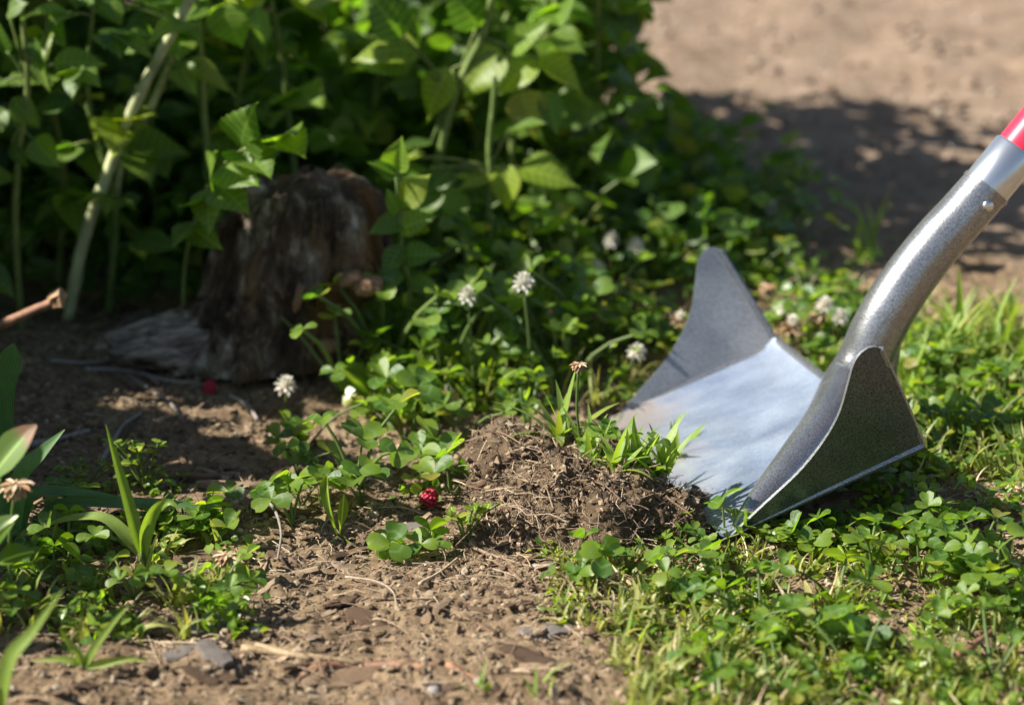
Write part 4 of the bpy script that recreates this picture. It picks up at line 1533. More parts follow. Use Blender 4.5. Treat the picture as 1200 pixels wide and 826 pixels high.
# ------------------------------------------------------------------ small ground cover and lawn (uncountable)
def cover():
    pool = Pool()
    for n, box, sz, hh, poly in [(1150, (800, 1260, 625, 860), .0052, .009, None), (500, (640, 850, 640, 740), .0040, .007, None), (1500, (1040, 1240, 380, 600), .0055, .018, None),
                                 (1300, (720, 1040, 300, 470), .0065, .015, None), (1100, (400, 740, 300, 470), .0088, .032, None), (650, (-40, 280, 600, 740), .0060, .012, None),
                                 (140, (380, 545, 470, 610), .0058, .014, None), (1000, (690, 930, 190, 320), .008, .030, None), (350, (60, 220, 540, 580), .004, .012, None), (400, (870, 1150, 560, 630), .006, .012, None)]:
        P = []
        cl = [(random.uniform(box[0], box[1]), random.uniform(box[2], box[3])) for _ in range(max(8, n // 22))]
        while len(P) < n:
            c = random.choice(cl)
            px, py = c[0] + random.gauss(0, 16), c[1] + random.gauss(0, 8)
            if not (box[2] - 20 < py < box[3] + 25) or not (box[0] - 30 < px < box[1] + 30):
                continue
            g = G(px, py)
            P.append((g.x, g.y, 0))
        P = np.array(P)
        up_ = hh * rng.random(len(P)) ** 1.4
        P[:, 2] = ground_h(P[:, 0], P[:, 1]) + hmound(P[:, 0], P[:, 1]) + up_
        P = P[off_blade(P[:, 0], P[:, 1], up_ + .004) & (vnoise(xy0(P[:, 0], P[:, 1]) * 24 + 9) > -.30)]
        s = sz * rng.uniform(.55, 1.35, len(P))
        pk = rng.integers(0, 3, len(P))
        for k in range(3):
            pool.add(T_CLOV_LO[k], rand_mats(P[pk == k], s[pk == k], .62))
    herbs = Pool()
    for n, box, sz, hh in [(650, (840, 1260, 630, 860), .0058, .010), (420, (1040, 1240, 390, 600), .0060, .018), (220, (640, 860, 640, 740), .0048, .007), (220, (-40, 280, 600, 740), .006, .012), (380, (400, 740, 320, 470), .009, .03)]:
        cl = [(random.uniform(box[0], box[1]), random.uniform(box[2], box[3])) for _ in range(n // 14)]
        P = []
        for _ in range(n):
            c = random.choice(cl)
            g = G(c[0] + random.gauss(0, 12), c[1] + random.gauss(0, 6))
            P.append((g.x, g.y, 0))
        P = np.array(P)
        up_ = hh * rng.random(n)
        P[:, 2] = ground_h(P[:, 0], P[:, 1]) + hmound(P[:, 0], P[:, 1]) + up_
        P = P[off_blade(P[:, 0], P[:, 1], up_ + .004)]
        ss = sz * rng.uniform(.5, 1.4, len(P))
        pk = rng.integers(0, 3, len(P))
        for k in range(3):
            herbs.add(T_OVAL_LO[k], rand_mats(P[pk == k], np.stack([ss, ss * rng.uniform(.5, 1.1, len(P)), ss], -1)[pk == k], .55))
    tag(herbs.build('ground_cover', M['herb']), 'mixed small weeds with narrow leaves among the clover', None, None, 'stuff')
    tag(pool.build('ground_cover', M['clover']), 'low mat of tiny clover and chickweed leaves round the shovel', None, None, 'stuff')
    pool = Pool()
    for n, box, ht in [(1100, (730, 990, 690, 870), (.009, .020)), (650, (650, 900, 640, 730), (.006, .014)), (1300, (850, 1260, 630, 860), (.006, .018)), (900, (1030, 1250, 370, 560), (.015, .038)),
                       (400, (720, 1010, 300, 440), (.012, .026)), (260, (-40, 270, 600, 740), (.01, .026)), (350, (420, 740, 330, 470), (.015, .04)), (380, (700, 930, 200, 300), (.02, .045))]:
        cl = [(random.uniform(box[0], box[1]), random.uniform(box[2], box[3])) for _ in range(max(6, n // 9))]
        P = []
        for _ in range(n):
            c = random.choice(cl)
            g = G(c[0] + random.gauss(0, 7), c[1] + random.gauss(0, 4))
            P.append((g.x, g.y, 0))
        P = np.array(P)
        P[:, 2] = ground_h(P[:, 0], P[:, 1]) + hmound(P[:, 0], P[:, 1]) - .001
        P = P[off_blade(P[:, 0], P[:, 1], ht[1] + .004)]
        s = rng.uniform(*ht, len(P))
        S = np.stack([s, np.clip(s, .012, .02) * rng.uniform(.8, 2.3, len(P)), s], -1)
        pk = rng.integers(0, 5, len(P))
        for k in range(5):
            pool.add(T_BLADE[k], rand_mats(P[pk == k], S[pk == k], .78))
    dry = Pool()
    P = []
    for _ in range(650):
        bx = random.choice(((730, 1010, 690, 860), (860, 1230, 640, 850), (650, 880, 640, 720), (1050, 1220, 420, 600)))
        g = G(random.uniform(bx[0], bx[1]), random.uniform(bx[2], bx[3]))
        P.append((g.x, g.y, 0))
    P = np.array(P)
    P[:, 2] = ground_h(P[:, 0], P[:, 1]) + .0015
    P = P[off_blade(P[:, 0], P[:, 1], .02)]
    ss = rng.uniform(.008, .022, len(P))
    pk = rng.integers(0, 5, len(P))
    for k in range(5):
        dry.add(T_BLADE[k], rand_mats(P[pk == k], np.stack([ss, ss * .9, ss], -1)[pk == k], .25))
    tag(dry.build('dry_grass', M['straw']), 'dead straw coloured grass lying in the turf', None, None, 'stuff')
    tag(pool.build('grass', M['lawn']), 'short yellow green grass growing among the clover', None, None, 'stuff')


cover()


# ------------------------------------------------------------------ grass things
def ribbon(name, P, width, parent, mat, tilt=Vector((0, 0, 1)), fold=.3, n=22, blunt=.0):
    """a long leaf through points P; width in metres, tapering"""
    pts = spline(P, n)
    V, F, U = [], [], []
    for i, p in enumerate(pts):
        t = i / (n - 1)
        d = (pts[min(i + 1, n - 1)] - pts[max(0, i - 1)]).normalized()
        s = d.cross(tilt)
        s = s.normalized() if s.length > 1e-4 else Vector((0, 1, 0))
        nn = s.cross(d)
        w_ = width * .5 * min(1, .35 + t * 3) * (1 - max(0, (t - blunt) / (1 - blunt)) ** 1.8) + .0002
        for c in (-1, -.5, 0, .5, 1):
            V.append(p + s * c * w_ + nn * abs(c) * w_ * fold)
            U.append((t, .5 + .5 * c))
    for i in range(n - 1):
        for j in range(4):
            a = i * 5 + j
            F.append((a, a + 5, a + 6, a + 1))
    return obj(name, mesh_from(name, np.array([tuple(v) for v in V]), np.array(F), np.array(U), [mat]), parent)


# big wide-bladed grass on the left
y_ = -0.285
b0 = PV(178, 682, y_)
b0.z = H(b0.x, b0.y)
t = thing('grass_plant', 'bright grass plant with one upright blade and wide arching blades at the left', 'grass', b0)
q = lambda px, py, dy=0: PV(px, py, y_ + dy) - b0
tube_obj('stem', spline([Vector((0, 0, 0)), q(172, 662), q(164, 648)], 8), .0016, M['stalk'], t, 7)
ribbon('blade', [q(168, 655), q(154, 600), q(138, 545), q(124, 497)], .0062, t, M['grass'], Vector((.2, -1, .2)))
ribbon('blade', [q(168, 655), q(145, 625, .004), q(118, 606, .008), q(75, 609, .01), q(40, 622, .012)], .0072, t, M['grass'], Vector((0, -.5, 1)))
ribbon('blade', [q(168, 655), q(172, 620, .0), q(182, 597, -.002), q(198, 588, -.004), q(212, 598, -.006)], .0070, t, M['grass'], Vector((.4, -1, .3)))
ribbon('blade', [q(176, 660), q(186, 648, -.004), q(200, 658, -.006), q(222, 663, -.008)], .0042, t, M['grass'])
ribbon('blade', [q(176, 660), q(188, 690, -.01), q(190, 700, -.012)], .0042, t, M['grass'], Vector((.5, -1, .3)))
y2 = -.25
b1 = PV(20, 600, y2)
b1.z = H(b1.x, b1.y)
t = thing('grass_plant', 'dark wide grass leaf lying level behind the bright grass plant', 'grass', b1)
q = lambda px, py, dy=0: PV(px, py, y2 + dy) - b1
ribbon('blade', [Vector((0, 0, 0)), q(70, 592), q(150, 590), q(215, 592), q(258, 597)], .0062, t, M['wide'], Vector((0, -.75, 1)), blunt=.4)
ribbon('blade', [Vector((0, 0, 0)), q(40, 580), q(90, 577), q(140, 582)], .0055, t, M['wide'], Vector((0, -.75, 1)), blunt=.4)
y2 = -.27
b1 = PV(10, 590, y2)
b1.z = H(b1.x, b1.y)
t = thing('plantain', 'ribbed narrow plantain leaf rising at the left edge', 'plantain', b1)
q = lambda px, py, dy=0: PV(px, py, y2 + dy) - b1
ribbon('leaf', [Vector((0, 0, 0)), q(25, 562), q(48, 532), q(76, 503)], .0095, t, M['wide'], Vector((-.3, -.9, .6)), blunt=.3)
ribbon('leaf', [Vector((0, 0, 0)), q(-10, 540), q(-30, 500)], .008, t, M['wide'], Vector((-.3, -.9, .6)), blunt=.3)
y2 = -.17
b1 = PV(0, 500, y2)
b1.z = H(b1.x, b1.y)
t = thing('plantain', 'dark blue green plantain leaf standing at the left edge above the twig', 'plantain', b1)
q = lambda px, py, dy=0: PV(px, py, y2 + dy) - b1
ribbon('leaf', [Vector((0, 0, 0)), q(2, 470), q(10, 430), q(16, 402)], .012, t, M['wide'], Vector((.2, -1, .2)), blunt=.75)
# foreground spotted leaf and its withered clover head
y2 = -.36
b1 = PV(-10, 690, y2)
b1.z = H(b1.x, b1.y)
t = thing('spotted_weed', 'weed with a brown spotted light green leaf close to the viewer at the left edge', 'weed', b1)
q = lambda px, py, dy=0: PV(px, py, y2 + dy) - b1
me = mesh_from('leaf', *T_OVAL[0], [M['spotted']])
for (ax, ay, bx, by, s) in ((-10, 560, 38, 496, .8), (-22, 590, 2, 535, .8)):
    a, b = q(ax, ay), q(bx, by)
    obj('leaf', me, t, frame(b - a, Vector((-.5, -.9, .5)), a, ((b - a).length, (b - a).length * .72, (b - a).length)))
    tube_obj('leaf_stalk', petiole((0, 0, 0), a, .001), .0009, M['stalk'], t, 6)
me2 = mesh_from('leaf', *T_OVAL[1], [M['herb']])
for (ax, ay, bx, by) in ((-12, 648, 10, 600), (-2, 660, 36, 640)):
    a, b = q(ax, ay), q(bx, by)
    obj('leaf', me2, t, frame(b - a, Vector((-.5, -.6, .8)), a, (b - a).length))
y2 = -.445
b1 = PV(-8, 820, y2)
b1.z = H(b1.x, b1.y)
t = thing('grass_plant', 'single broad grass blade close to the viewer in the bottom left corner', 'grass', b1)
q = lambda px, py, dy=0: PV(px, py, y2 + dy) - b1
ribbon('blade', [Vector((0, 0, 0)), q(10, 776), q(38, 740), q(74, 690)], .0075, t, M['grass'], Vector((-.3, -1, .5)))
ribbon('blade', [Vector((0, 0, 0)), q(-20, 800), q(-40, 830)], .0075, t, M['grass'], Vector((-.3, -1, .5)))
b1 = Gh(98, 782)
t = thing('grass_seedling', 'grass seedling with spread thin blades in the bottom left shade', 'grass', b1)
q = lambda px, py, dy=0: PV(px, py, b1.y + dy) - b1
for pts in ([(110, 760), (132, 730), (152, 708)], [(125, 776), (150, 772), (175, 774)], [(85, 774), (65, 772), (38, 774)], [(92, 765), (80, 752), (70, 735)]):
    ribbon('blade', [Vector((0, 0, 0))] + [q(a, b) for a, b in pts], .0038, t, M['grass'], Vector((0, -1, .6)))


def tuft(px, py, n, h, label, group=None, spread=.5, mat=None, name='grass_tuft', cat='grass tuft', w=1.0, on=None):
    g = Gh(px, py)
    t = thing(name, label, cat, (g.x, g.y, H(g.x, g.y) - .001), group, random.uniform(0, 6))
    for i in range(n):
        s = h * random.uniform(.6, 1.1)
        o = obj('blade', random.choice(ME_BLADE), t)
        o.matrix_basis = (Matrix.Translation((random.gauss(0, .0025), random.gauss(0, .0025), 0)) @ Matrix.Rotation(random.uniform(0, 6.28), 4, 'Z') @ Matrix.Rotation(random.uniform(0, spread), 4, 'Y') @ Matrix.Diagonal((s, s * .75 * w * .05 / max(s, .03) * 1.6 if s < .05 else s * w, s, 1)))
    return t


for px, py, h in ((1075, 455, .052), (1100, 440, .050), (1122, 425, .062), (1140, 440, .048), (1165, 430, .045), (1190, 440, .042), (1088, 500, .035), (1150, 480, .035), (1185, 500, .03), (1110, 520, .026), (1060, 480, .04), (1178, 395, .035)):
    tuft(px, py, 8, h * 1.25, where(px, py, ['tall' if h > .047 else 'short' if h < .036 else 'sunlit', 'bright'], 'grass tuft'), 'grass tufts right of the shovel', .45, w=1.25)
for px, py, h in ((822, 255, .075), (800, 262, .06), (850, 262, .05), (1022, 300, .055), (1010, 310, .04)):
    tuft(px, py, 6, h, where(px, py, ['tall thin', 'thin'], 'grass tuft'), 'grass tufts by the path', .35)
for px, py, h, lab in ((698, 555, .022, 'grass tuft with pale bases on the top of the heap'), (720, 552, .020, 'grass tuft in the middle of the heap top'), (745, 556, .020, 'leaning grass tuft on the right of the heap top'),
                       (772, 560, .020, 'yellow green grass tuft nearest the shovel blade on the heap'), (660, 520, .024, 'sparse grass tuft at the left of the heap crest'), (790, 548, .018, 'small grass tuft hanging over the blade edge')):
    tuft(px, py, 13, h * 1.75, lab, None, .95, w=1.2)
for px, py, h, lab in ((560, 810, .016, 'tiny seedling at the bottom edge left of the other seedling'), (632, 818, .018, 'tiny bright seedling at the bottom edge'), (740, 760, .02, 'grass tuft at the left end of the foreground grass')):
    tuft(px, py, 5, h, lab, None, .6)
tuft(1115, 800, 5, .03, 'upright grass tuft in the bottom right clover', None, .5)
# bare stalks on the heap
for pts, lab in (([(617, 520), (614, 480), (610, 455)], 'bare pale stalk at the left of the heap crest'), ([(612, 505), (622, 480), (628, 458)], 'bent bare stalk beside the pale one on the heap crest')):
    yy = Gh(pts[0][0], pts[0][1]).y
    p = [PV(a, b, yy) for a, b in pts]
    o = tube_obj('dry_stalk', [x_ - p[0] for x_ in spline(p, 8)], .0010, M['stalk'], None, 6)
    o.location = p[0]
    tag(o, lab, 'stalk')
# dry clump at right edge
tuft(1172, 625, 12, .02, 'dry brown grass clump at the right edge in the shade', None, 1.2)
for o in list(bpy.data.objects):
    if o.parent and o.parent.get('label') == 'dry brown grass clump at the right edge in the shade':
        o.data = o.data.copy()
        o.data.materials[0] = M['straw']


# ------------------------------------------------------------------ little weeds
def weed(px, py, h, label, leaf=.006, n=26, spread=.015):
    g = Gh(px, py)
    t = thing('weed', label, 'weed', (g.x, g.y, H(g.x, g.y)))
    for k in range(5):
        tip = Vector((random.gauss(0, spread), random.gauss(0, spread), h * random.uniform(.7, 1.1)))
        pts = petiole((0, 0, 0), tip, .001)
        tube_obj('stem', pts, .0007, M['stalk'], t, 5)
        for i in range(n // 5):
            f_ = random.uniform(.4, 1)
            p = pts[min(5, int(f_ * 5.99))]
            an = random.uniform(0, 6.28)
            obj('leaf', random.choice(ME_OVAL), t, frame((math.cos(an), math.sin(an), random.uniform(0, .7)), (random.uniform(-.4, .4), random.uniform(-.4, .4), 1), p, leaf * random.uniform(.7, 1.2)))


weed(170, 575, .03, 'tiny leaved bushy weed behind the bright grass plant', .006, 45, .010)
weed(100, 580, .018, 'low tiny leaved weed left of the bushy one', .006, 26, .012)
weed(545, 640, .022, 'small leafy weed at the left foot of the heap', .0065, 30, .007)
weed(885, 640, .012, 'curly chickweed just before the shovel tip', .006, 40, .012)
weed(930, 650, .012, 'curly chickweed to the right along the shovel shadow', .006, 40, .012)
weed(850, 690, .010, 'low chickweed beside the dry stalk', .006, 30, .012)


def herb(px, py, leaves, label, name='broad_leaf_weed', depth=None, meshes=None):
    g = Gh(px, py)
    t = thing(name, label, 'weed', (g.x, g.y, H(g.x, g.y)))
    for (ax, ay, bx, by, wd, nrm) in leaves:
        a, b = PV(ax, ay, g.y - .004) - t.location, PV(bx, by, g.y - .012) - t.location
        ln = (b - a).length
        obj('leaf', random.choice(meshes or ME_HERB), t, frame(b - a, Vector(nrm), a, (ln, ln * wd, ln)))
        tube_obj('leaf_stalk', petiole((0, 0, 0), a, .001, .05), .0008, M['stalk'], t, 5)


herb(468, 432, [(462, 425, 440, 348, 1.1, (-.4, -.9, .5)), (474, 420, 505, 352, 1.1, (.3, -.9, .6)), (470, 420, 475, 345, 1.0, (0, -.9, .5)), (480, 425, 525, 400, .8, (.3, -.5, 1))], 'broad leaved weed with upright spoon leaves beside the stump')
herb(540, 460, [(535, 455, 505, 400, 1.1, (-.4, -.8, .6)), (542, 452, 545, 395, 1.1, (0, -.9, .5)), (545, 455, 585, 415, 1.1, (.3, -.7, .8))], 'broad leaved weed in the clover left of the heap top')
herb(600, 440, [(596, 430, 570, 385, 1.2, (-.4, -.8, .6)), (604, 430, 625, 380, 1.2, (.2, -.9, .5)), (606, 432, 650, 410, 1.0, (.3, -.7, .8))], 'broad leaved weed in front of the two white clover heads')
herb(445, 480, [(440, 470, 400, 430, 1.1, (-.4, -.6, .8)), (446, 470, 450, 420, 1.2, (0, -.9, .5)), (450, 470, 490, 440, 1.0, (.4, -.6, .8))], 'broad leaved weed over the shaded root right of the stump')
herb(398, 630, [(396, 626, 372, 562, .35, (-.6, -.8, .4)), (398, 626, 404, 585, .4, (.2, -1, .3)), (400, 628, 352, 655, .45, (0, -.6, 1)), (402, 628, 420, 650, .5, (0, -.6, 1))], 'narrow leaved seedling on the sunlit soil below the big clover')


# ------------------------------------------------------------------ clover heads
def floret_tpl():
    v = leaf_tpl(4, [(0, .08), (.5, .17), (.85, .16), (1, .04)], 2, .9, .0)
    return v


FLO = floret_tpl()


def flower(px, py, base_py, dia, label, group, old=0, y=None):
    g = Gh(px, base_py) if y is None else None
    yy = (g.y - (.022 if base_py < 440 else 0)) if y is None else y
    c = PV(px, py, yy)
    b = Vector((c.x + random.uniform(-.006, .006), yy + .004, H(c.x, yy) - .001))
    t = thing('clover_flower', label, 'clover flower', b, group)
    top = c - b
    st = spline([Vector((0, 0, 0)), top * .5 + Vector((random.uniform(-.004, .004), 0, 0)), top], 8)
    tube_obj('stem', st, .0008, M['stalk'], t, 6)
    pool, pool2 = Pool(), Pool()
    n = 46
    Ms, Md = [], []
    for i in range(n):
        k = (i + .5) / n
        el = math.pi * (.5 - k * .82) if old < 2 else -math.pi * (.08 + .42 * k)
        az = i * 2.39996
        d = Vector((math.cos(az) * math.cos(el), math.sin(az) * math.cos(el), math.sin(el)))
        ln = dia * .5 * random.uniform(.85, 1.1) * (1.0 if not (.35 < k < .5 and old == 1) else .6)
        m_ = frame(d + Vector((0, 0, .25)), Vector((0, 0, 1)) - d * .2, top + Vector((0, 0, dia * .1)) + d * dia * .06, (ln, ln * 1.1, ln))
        (Md if (old and k > (.55 if old == 1 else .0)) else Ms).append(np.array(m_))
    if Ms:
        pool.add(FLO, Ms)
        pool.build('florets', M['petal'], t)
    if Md:
        pool2.add(FLO, Md)
        pool2.build('withered_florets', M['petal_old'], t)
    return t


gname = 'white clover heads'
for a in [(335, 455, 492, .0125, 'white clover head on a short stem in front of the stump', gname, 0), (548, 350, 482, .0120, 'white clover head standing left of the brighter one under the raspberry', gname, 0),
          (613, 335, 480, .0125, 'brightest white clover head below the raspberry shoot', gname, 0), (470, 392, 425, .0095, 'small white clover head between the spoon leaves by the stump', gname, 0),
          (745, 293, 330, .0125, 'shaded white clover head beside the raspberry leaves far back', gname, 0), (716, 284, 325, .011, 'dim white clover head left of its neighbour far back', gname, 0), (697, 318, 355, .0125, 'pale clover head behind the sunlit large leaved clover', gname, 0),
          (858, 250, 275, .013, 'white clover head alone in the shade before the path', gname, 0), (904, 246, 270, .012, 'faint clover head at the edge of the path shadow', gname, 0),
          (900, 337, 375, .0115, 'brownish clover head on a stem left of the shovel socket', gname, 2), (922, 366, 395, .012, 'cream clover head in the cluster behind the blade', gname, 0), (928, 385, 405, .0135, 'lowest and widest clover head in the cluster behind the blade', gname, 1),
          (958, 372, 398, .012, 'brown withered clover head in the middle of the cluster', gname, 2), (966, 360, 395, .011, 'upper white clover head touching the brown one in the cluster', gname, 0), (984, 374, 400, .0105, 'white clover head nearest the shovel socket', gname, 0),
          (796, 378, 410, .011, 'clover head just left of the tall shovel wing', gname, 1), (746, 416, 450, .0115, 'shaded clover head low beside the front of the tall wing', gname, 0),
          (678, 428, 545, .008, 'dried brown clover head on a long bare stalk above the heap', gname, 2), (264, 652, 690, .0105, 'withered brown green clover head leaning over the sunlit soil', gname, 2),
          (525, 462, 490, .009, 'small faded clover head left of the heap crest', gname, 1)]:
    flower(*a)
flower(18, 570, 0, .0145, 'large withered clover head close to the viewer below the spotted leaf', gname, 2, y=-.345)


# ------------------------------------------------------------------ raspberry fruits
def berry_mesh():
    bm = bmesh.new()
    n = 0
    for ring, (z, r, k) in enumerate(((-.92, .30, 6), (-.62, .60, 10), (-.22, .74, 13), (.2, .74, 13), (.58, .58, 10), (.88, .30, 6), (1.0, 0, 1))):
        for i in range(k):
            a = 2 * math.pi * (i + .5 * (ring % 2)) / k
            m_ = Matrix.Translation((r * math.cos(a), r * math.sin(a), z)) @ Matrix.Scale(random.uniform(.21, .25), 4)
            bmesh.ops.create_icosphere(bm, subdivisions=2, radius=1, matrix=m_)
    bmesh.ops.create_icosphere(bm, subdivisions=2, radius=.80, matrix=Matrix.Diagonal((.98, .98, 1.2, 1)))
    me = bpy.data.meshes.new('drupelets')
    bm.to_mesh(me)
    bm.free()
    me.materials.append(M['berry'])
    for p in me.polygons:
        p.use_smooth = True
    return me


BERRY = berry_mesh()
for px, py, s, lab in ((503, 579, .0052, 'ripe red raspberry lying beside the soil heap'), (246, 446, .0043, 'dark red raspberry lying in the shade below the bark slab'), (183, 372, .005, 'dim red raspberry behind the left end of the bark slab'),
                       (283, 3, .006, 'red raspberry at the top edge among the canes')):
    if py < 100:
        p = PV(px, py, .16)
    else:
        g = Gh(px, py + 16)
        p = Vector((g.x, g.y, g.z + s * .95))
    o = obj('raspberry', BERRY)
    o.location = p
    o.scale = (s, s, s)
    o.rotation_euler = (random.uniform(-.5, .5), random.uniform(-.5, .5), random.uniform(0, 6))
    tag(o, lab, 'raspberry', 'fallen raspberries')


# ------------------------------------------------------------------ raspberry canes
def compound(t, at, d, size, nl=3, pale=False, n=None):
    """a raspberry leaf: stalk with 3 or 5 leaflets, all in the cane's frame"""
    d = Vector(d).normalized()
    side = d.cross(Vector((0, 0, 1)))
    side = side.normalized() if side.length > .01 else Vector((1, 0, 0))
    n_ = Vector(n) if n else (Vector((0, 0, 1)) + Vector((random.uniform(-.6, .6), random.uniform(-.8, .4), 0)))
    k = size * .55
    e = at + d * k + Vector((0, 0, -.12 * k))
    st = tube_obj('leaf_stalk', spline([at, at + d * k * .5 + Vector((0, 0, .02 * k)), e], 6), .0008, M['greencane'], t, 5)
    spec = [(0, 1.0, e)] + [(s * 1.05, .82, e - d * .1 * k) for s in (-1, 1)] + ([(s * 1.3, .66, e - d * .45 * k) for s in (-1, 1)] if nl == 5 else [])
    for an, sc, p in spec:
        dd = d * math.cos(an) + side * math.sin(an) + Vector((0, 0, random.uniform(-.55, .1)))
        o = obj('leaflet', random.choice(ME_PALE if pale else ME_RASP), st)
        o.matrix_basis = frame(dd, n_, p, size * sc * random.uniform(.85, 1.1))


def cane(base, path, rad, nleaf, size, label, group, mat='greencane', leaf_from=.15, facing=None, name='raspberry_cane'):
    t = thing(name, label, 'raspberry cane', base, group)
    pts = spline([Vector((0, 0, -.005))] + [Vector(p) - base for p in path], 30)
    tube_obj('stem', pts, list(np.linspace(rad, rad * .5, 30)), M[mat], t, 8, .05)
    for i in range(nleaf):
        f_ = leaf_from + (1 - leaf_from) * (i + random.random()) / max(1, nleaf)
        p = pts[min(29, int(f_ * 29.9))]
        an = i * 2.4 + random.uniform(-.6, .6)
        d = Vector((math.cos(an), math.sin(an) - .35, random.uniform(-.15, .5)))
        compound(t, p, d, size * random.uniform(.7, 1.15), 5 if random.random() < .25 else 3, random.random() < .06)
    return t


# the two bare pale canes on the left
for pix, yy, rad, lab in (([(96, 290), (118, 225), (150, 140), (182, 75), (212, 20), (245, -45), (290, -130)], .075, .0040, 'thick pale green bare cane leaning right in front of the dark thicket'),
                          ([(140, 200), (165, 148), (190, 98), (210, 45), (222, 10), (240, -60)], .12, .0026, 'thinner pale cane just behind the thick bare cane')):
    P = [PV(a, b, yy) for a, b in pix]
    b = Vector((P[0].x - .012, yy, 0))
    t = thing('raspberry_cane', lab, 'raspberry cane', b)
    pts = spline([Vector((0, 0, -.005))] + [p - b for p in P], 40)
    rr = [rad * (1 - .25 * i / 39) * (1.18 if i % 8 == 3 else 1) for i in range(40)]
    v, f, u = tube(pts, rr, 10, True, .04)
    obj('stem', mesh_from('stem', v, f, u, [M['cane']]), t)
    for i in range(5):
        at = pts[22 + i * 3]
        compound(t, at, Vector((math.cos(i * 2.4), math.sin(i * 2.4), .1)), .032)

# right-hand shoot with the sunlit leaves one can name
yh = .13


def lit_leaf(t, ax, ay, bx, by, wd, nrm, pale=False, dy=0.0, y=None, st_from=None):
    y = yh if y is None else y
    a, b = PV(ax, ay, y) - t.location, PV(bx, by, y + dy) - t.location
    ln = (b - a).length
    if st_from:
        s0 = PV(st_from[0], st_from[1], y) - t.location
        tube_obj('leaf_stalk', petiole(s0, a, .001, .05), .0009, M['greencane'], t, 6)
    obj('leaf', random.choice(ME_PALE if pale else ME_RASP), t, frame(b - a, Vector(nrm), a, (ln, ln * wd, ln)))


b = Vector((PV(515, 235, yh).x, yh, 0))
t = thing('raspberry_cane', 'young raspberry shoot with large sunlit leaves rising right of the stump', 'raspberry cane', b)
st = [Vector((0, 0, -.005))] + [PV(p_, q_, yh) - b for p_, q_ in ((512, 210), (518, 170), (530, 120), (548, 75), (566, 40), (578, -10), (592, -80))]
tube_obj('stem', spline(st, 30), list(np.linspace(.0032, .0022, 30)), M['greencane'], t, 8, .04)
Q = [(583, 60, 536, 116, .95, (-.3, -.9, .5)), (526, 83, 489, 139, 1.15, (-.5, -.8, .6)), (622, 70, 583, 112, 1.05, (-.2, -.8, .7)), (632, 72, 688, 108, .75, (-.2, -.3, 1)),
     (488, 60, 412, 48, 1.0, (-.3, -.5, 1)), (480, 72, 418, 76, .7, (-.3, -.9, .4)), (505, 168, 455, 180, .7, (-.3, -.3, 1)), (600, 60, 640, 20, .9, (-.3, -.8, .6)),
     (470, 40, 430, -10, .9, (-.3, -.8, .6)), (560, 30, 520, -20, 1, (-.4, -.8, .6)), (640, 110, 655, 160, .9, (.2, -.9, .5)), (650, 40, 690, 60, .9, (.2, -.8, .6)), (610, 110, 630, 165, 1.0, (.1, -.9, .5))]
for k, a in enumerate(Q):
    lit_leaf(t, *(a + (True,) if k < 5 else a), dy=-.012, st_from=(548, 75) if k in (0, 1, 2) else (566, 45) if k in (3, 7) else (530, 110))  # the first leaves take the pale colour to look backlit
b = Vector((PV(575, 255, yh - .02).x, yh - .02, 0))
t = thing('raspberry_cane', 'short raspberry shoot with a yellow leaf and two bright drooping leaves', 'raspberry cane', b)
st = [Vector((0, 0, -.005))] + [PV(p_, q_, yh - .02) - b for p_, q_ in ((573, 235), (574, 200), (573, 170), (577, 130), (580, 90))]
tube_obj('stem', spline(st, 22), list(np.linspace(.0022, .0016, 22)), M['greencane'], t, 8, .04)
for a in [(596, 196, 590, 252, 1.1, (-.5, -1, .5), True), (612, 198, 684, 212, .85, (-.4, -.6, 1), True), (580, 202, 530, 214, .8, (0, -.5, 1), True), (530, 200, 498, 225, 1.0, (-.3, -.8, .7)), (500, 200, 440, 196, .8, (-.3, -.5, 1)),
          (510, 215, 478, 262, 1.0, (-.4, -.9, .5)), (470, 185, 500, 180, 1.1, (-.2, -.4, 1), True), (540, 225, 520, 262, 1.0, (.1, -.9, .5)), (600, 150, 640, 140, .9, (.3, -.5, 1))]:
    lit_leaf(t, *a, dy=-.01, y=yh - .02, st_from=(574, 195))

# left bush: leaves one can name near the edge
yl = .06
b = Vector((PV(20, 330, yl).x, yl, 0))
t = thing('raspberry_cane', 'raspberry shoot with rounded light green leaves at the left edge', 'raspberry cane', b)
st = [Vector((0, 0, -.005))] + [PV(p_, q_, yl) - b for p_, q_ in ((18, 260), (22, 180), (32, 110), (28, 40), (20, -40))]
tube_obj('stem', spline(st, 24), list(np.linspace(.0024, .0016, 24)), M['greencane'], t, 8, .04)
for k, a in enumerate([(66, 75, 122, 70, .95, (-.2, -.9, .5)), (40, 45, 50, 85, .7, (-.5, -.8, .4)), (65, 20, 70, 55, .7, (-.4, -.8, .5)), (15, 118, 45, 150, 1.1, (-.4, -.8, .6)), (5, 130, -20, 170, 1, (-.5, -.8, .5)), (14, 170, 30, 198, .9, (-.4, -.8, .6)),
     (40, 165, 70, 198, 1.0, (-.1, -.9, .5)), (40, 65, 60, 110, .55, (-.5, -.8, .4)), (8, 60, -10, 20, 1, (-.5, -.8, .5)), (10, 15, 30, 0, 1, (-.4, -.7, .7)), (5, 95, -15, 110, 1, (-.5, -.8, .5))]):
    lit_leaf(t, *a, dy=-.008, y=yl, st_from=(30, 90) if k not in (3, 4, 5, 6) else (22, 150))
yl = .10
b = Vector((PV(262, 330, yl).x, yl, 0))
t = thing('raspberry_cane', 'raspberry shoot with big drooping leaves at the top left', 'raspberry cane', b)
st = [Vector((0, 0, -.005))] + [PV(p_, q_, yl) - b for p_, q_ in ((250, 240), (240, 150), (235, 60), (230, 0), (220, -60))]
